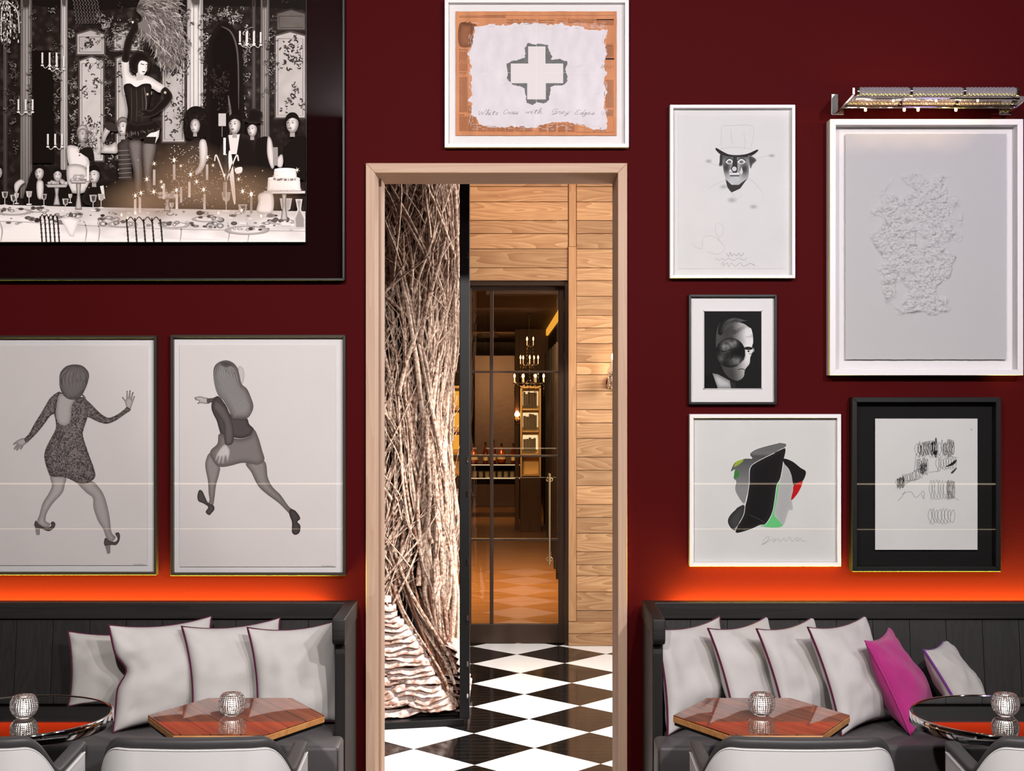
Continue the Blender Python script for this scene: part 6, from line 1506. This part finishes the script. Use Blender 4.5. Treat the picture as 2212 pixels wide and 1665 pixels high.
# tiered cake
stand(1655, 1112, 120, 170)
for (x0, x1, y0, y1) in ((1562, 1745, 1040, 1118), (1598, 1724, 990, 1050)):
    a.poly([(x0, y0), (x1, y0), (x1 + 6, y1), (x0 - 6, y1)], S(246), edge=S(206), ew=18, smooth=False); a.disc((x0 + x1) / 2, y0, (x1 - x0) / 2, 10, S(250), keep=False, n=24)
    for i in range(11): a.disc(x0 + (x1 - x0) * i / 10, y1 - 4 + rq.uniform(-4, 4), 9, 8, S(rq.choice((250, 60, 250))), rim=S(190), n=9)
a.poly([(1530, 1112), (1777, 1112), (1777, 1128), (1560, 1130)], S(226), edge=S(150), ew=6, smooth=False); a.poly([(1510, 1130), (1580, 1120), (1596, 1180), (1580, 1240), (1500, 1235), (1505, 1180)], S(240), edge=S(180), ew=20)
a.poly([(1720, 1160), (1760, 1160), (1752, 1220), (1777, 1270), (1777, 1330), (1716, 1330), (1712, 1270), (1732, 1220)], S(150), edge=S(226), ew=12, smooth=False)
# candelabra, candles and flames
a.k += 1
for dx in (-58, 0, 62): a.line([(1320, 1060), (1320 + dx * .6, 960), (1320 + dx, 905), (1320 + dx * 1.15, 940)], 8, S(222)); 
a.rect(1304, 806, 1318, 905, S(240)); a.line([(1340, 880), (1350, 1000), (1370, 1190)], 26, S(236), taper=True); a.line([(1320, 900), (1320, 1190)], 9, S(200)); a.poly([(1370, 985), (1410, 975), (1410, 1005), (1380, 1012)], S(240))
for (x, y) in ((522, 965), (822, 1150), (1020, 960), (1108, 1060), (1210, 960), (1195, 1130), (1035, 1130), (1465, 1150), (905, 990), (960, 1070), (1060, 1090), (795, 1160), (1310, 1060)): a.rect(x - 7, y, x + 7, y + 90, S(rq.choice((150, 200, 236))))
for i in range(130): a.disc(rq.gauss(1180, 260), rq.gauss(1100, 70), rq.uniform(1.5, 4), rq.uniform(1.5, 4), BR_(rq.choice((250, 225, 200))), n=6)
a.k += 1
for (x, y, rx, ry, al) in ((1120, 1110, 420, 190, .42), (820, 1180, 260, 150, .40), (1440, 1130, 330, 170, .34), (1080, 980, 300, 170, .22)):
    a.k += 1; c = rgb(196, 156, 122); a.disc(x, y, rx, ry, c[:3] + (al,), c[:3] + (0.0,), n=36, mi=1)
a.k += 2
for (x, y, r_) in ((862, 1045, 15), (905, 955, 12), (1020, 935, 18), (1058, 968, 9), (1115, 1018, 16), (1150, 1060, 14), (1212, 918, 14), (1190, 1105, 16), (1033, 1108, 15), (828, 1125, 15), (796, 1140, 15), (902, 1118, 16), (945, 1060, 10), (950, 1090, 10), (1310, 1022, 11), (1392, 1045, 11), (1415, 1115, 16), (1465, 1132, 20), (1245, 965, 9), (752, 1270, 13), (716, 1252, 14), (796, 1240, 14), (1275, 1240, 12), (1410, 1225, 14), (1522, 1258, 15), (1730, 992, 12), (866, 555, 7), (968, 545, 8)):
    a.disc(x, y, r_ * .42, r_ * .7, rgb(255, 250, 240), n=10)
    for an in (0.3, 1.35, 2.4, 3.44, 4.5, 5.54): a.line([(x, y), (x + r_ * 1.3 * math.cos(an), y + r_ * 1.3 * math.sin(an))], 2, rgb(240, 214, 180), smooth=False)
# gilt chair backs in front of the cloth
a.k += 1
for (x0, x1, y0) in ((246, 345, 1260), (744, 940, 1275)):
    n = 5
    for i in range(n):
        x = x0 + (x1 - x0) * i / (n - 1); a.line([(x, y0 - 6 * (i % 2)), (x + 6, y0 + 60), (x + 12, 1407)], 8, S(40)); a.line([(x - 2, y0), (x + 4, y0 + 60), (x + 9, 1407)], 2.4, S(200))
        for q in range(5): a.disc(x + 4 + q * 1.6, y0 + 22 + q * 24, 7, 4, S(60), n=8)
        if i < n - 1: a.line([(x, y0 + 16), (x + (x1 - x0) / 8 / 1, y0 - 12), (x + (x1 - x0) / 4, y0 + 16)], 5, S(56))
a.build('photograph')
b = MB(); l = t9.location; zz = z9 + .004; p0, p1 = W(-250, -110, zz), W(662, 524, zz); e = .0016
for q in ((p1.x - e, p1.x + e, p1.z, p0.z), (p0.x, p1.x, p1.z - e, p1.z + e)): b.box(q[0] - l.x, q[1] - l.x, -.030, -.0287, q[2] - l.z, q[3] - l.z)
b.build('panel_edge', 'chrome', t9)
# ================================================================ light
area('ceiling spot right', (2.47, -5.0, 3.95), (1.4, -.2, 1.5), .18, 96, (1, .97, .965), spread=R(150))
area('ceiling spot middle', (1.1, -5.0, 3.95), (-.6, -.3, 1.3), .18, 78, (1, .96, .94), spread=R(150))
area('ceiling spot left', (-.95, -5.0, 3.95), (-1.9, -.2, 1.8), .18, 118, (1, .95, .93), spread=R(150))
spot('bench spot left', (1.5, -2.3, 3.95), (-1.35, -.45, .7), 150, 34, (1, .97, .95), .09, .6)
spot('bench spot right', (3.9, -2.4, 3.95), (1.45, -.45, .7), 150, 34, (1, .98, .98), .09, .6)
area('room fill', (1.13, -5.2, 3.0), (0, 0, .9), .15, 14, (1, .95, .93))
area('violet wash', (2.4, -2.2, 3.9), (2.0, 0, 2.4), .5, 8, (.45, .25, 1))
for x0, x1 in ((-3.3, -.86), (.74, 3.1)):
    area('bench cove', ((x0 + x1) / 2, -.035, .93), ((x0 + x1) / 2, -.012, 1.5), x1 - x0, 90, (1, .90, .07), size_y=.03, spread=R(170))
for k in range(4):
    point('picture light bulb', (W(1872 + k * 66, 228, 6.2).x, 6.19 - D, PZ(234, 6.2)), .5, (1, .6, .35), .012)
area('lobby window', (2.3, 9.2 - D, 2.6), (-.6, 8.6 - D, 1.0), 1.6, 150, (1, .96, .93))
area('lobby ceiling', (.6, 8.4 - D, 4.1), (.3, 8.6 - D, 0), 1.2, 44, (1, .95, .92))
area('lobby front', (.9, 7.15 - D, 2.9), (-.62, 8.3 - D, .45), .4, 36, (1, .96, .93), spread=R(75))
area('lobby boards wash', (.0, 9.6 - D, 3.95), (-.1, 10.68 - D, 2.9), .5, 9, (1, .55, .28))
point('sconce bulb', (sc_x, sc_y - .08, PZ(768, 10.5)), .8, (1, .7, .42), .02)
area('far room lamp', (-.2, 13.5 - D, 2.7), (-.15, 14 - D, 0), .8, 200, (1, .70, .40))
area('far room lamp back', (-.3, 20.0 - D, 2.15), (-.25, 23 - D, 1.6), .5, 45, (1, .66, .34))
for o in list(bpy.data.objects):
    if o.type == 'LIGHT': o.name = o.name.replace(' ', '_')
w = bpy.data.worlds.new('world'); sc.world = w; w.use_nodes = True
w.node_tree.nodes['Background'].inputs[0].default_value = (.02, .015, .015, 1)
sc.cycles.max_bounces = 10; sc.cycles.transparent_max_bounces = 24; sc.cycles.transmission_bounces = 10; sc.cycles.glossy_bounces = 6
sc.cycles.sample_clamp_indirect = 4.0; sc.cycles.caustics_reflective = False; sc.cycles.caustics_refractive = False
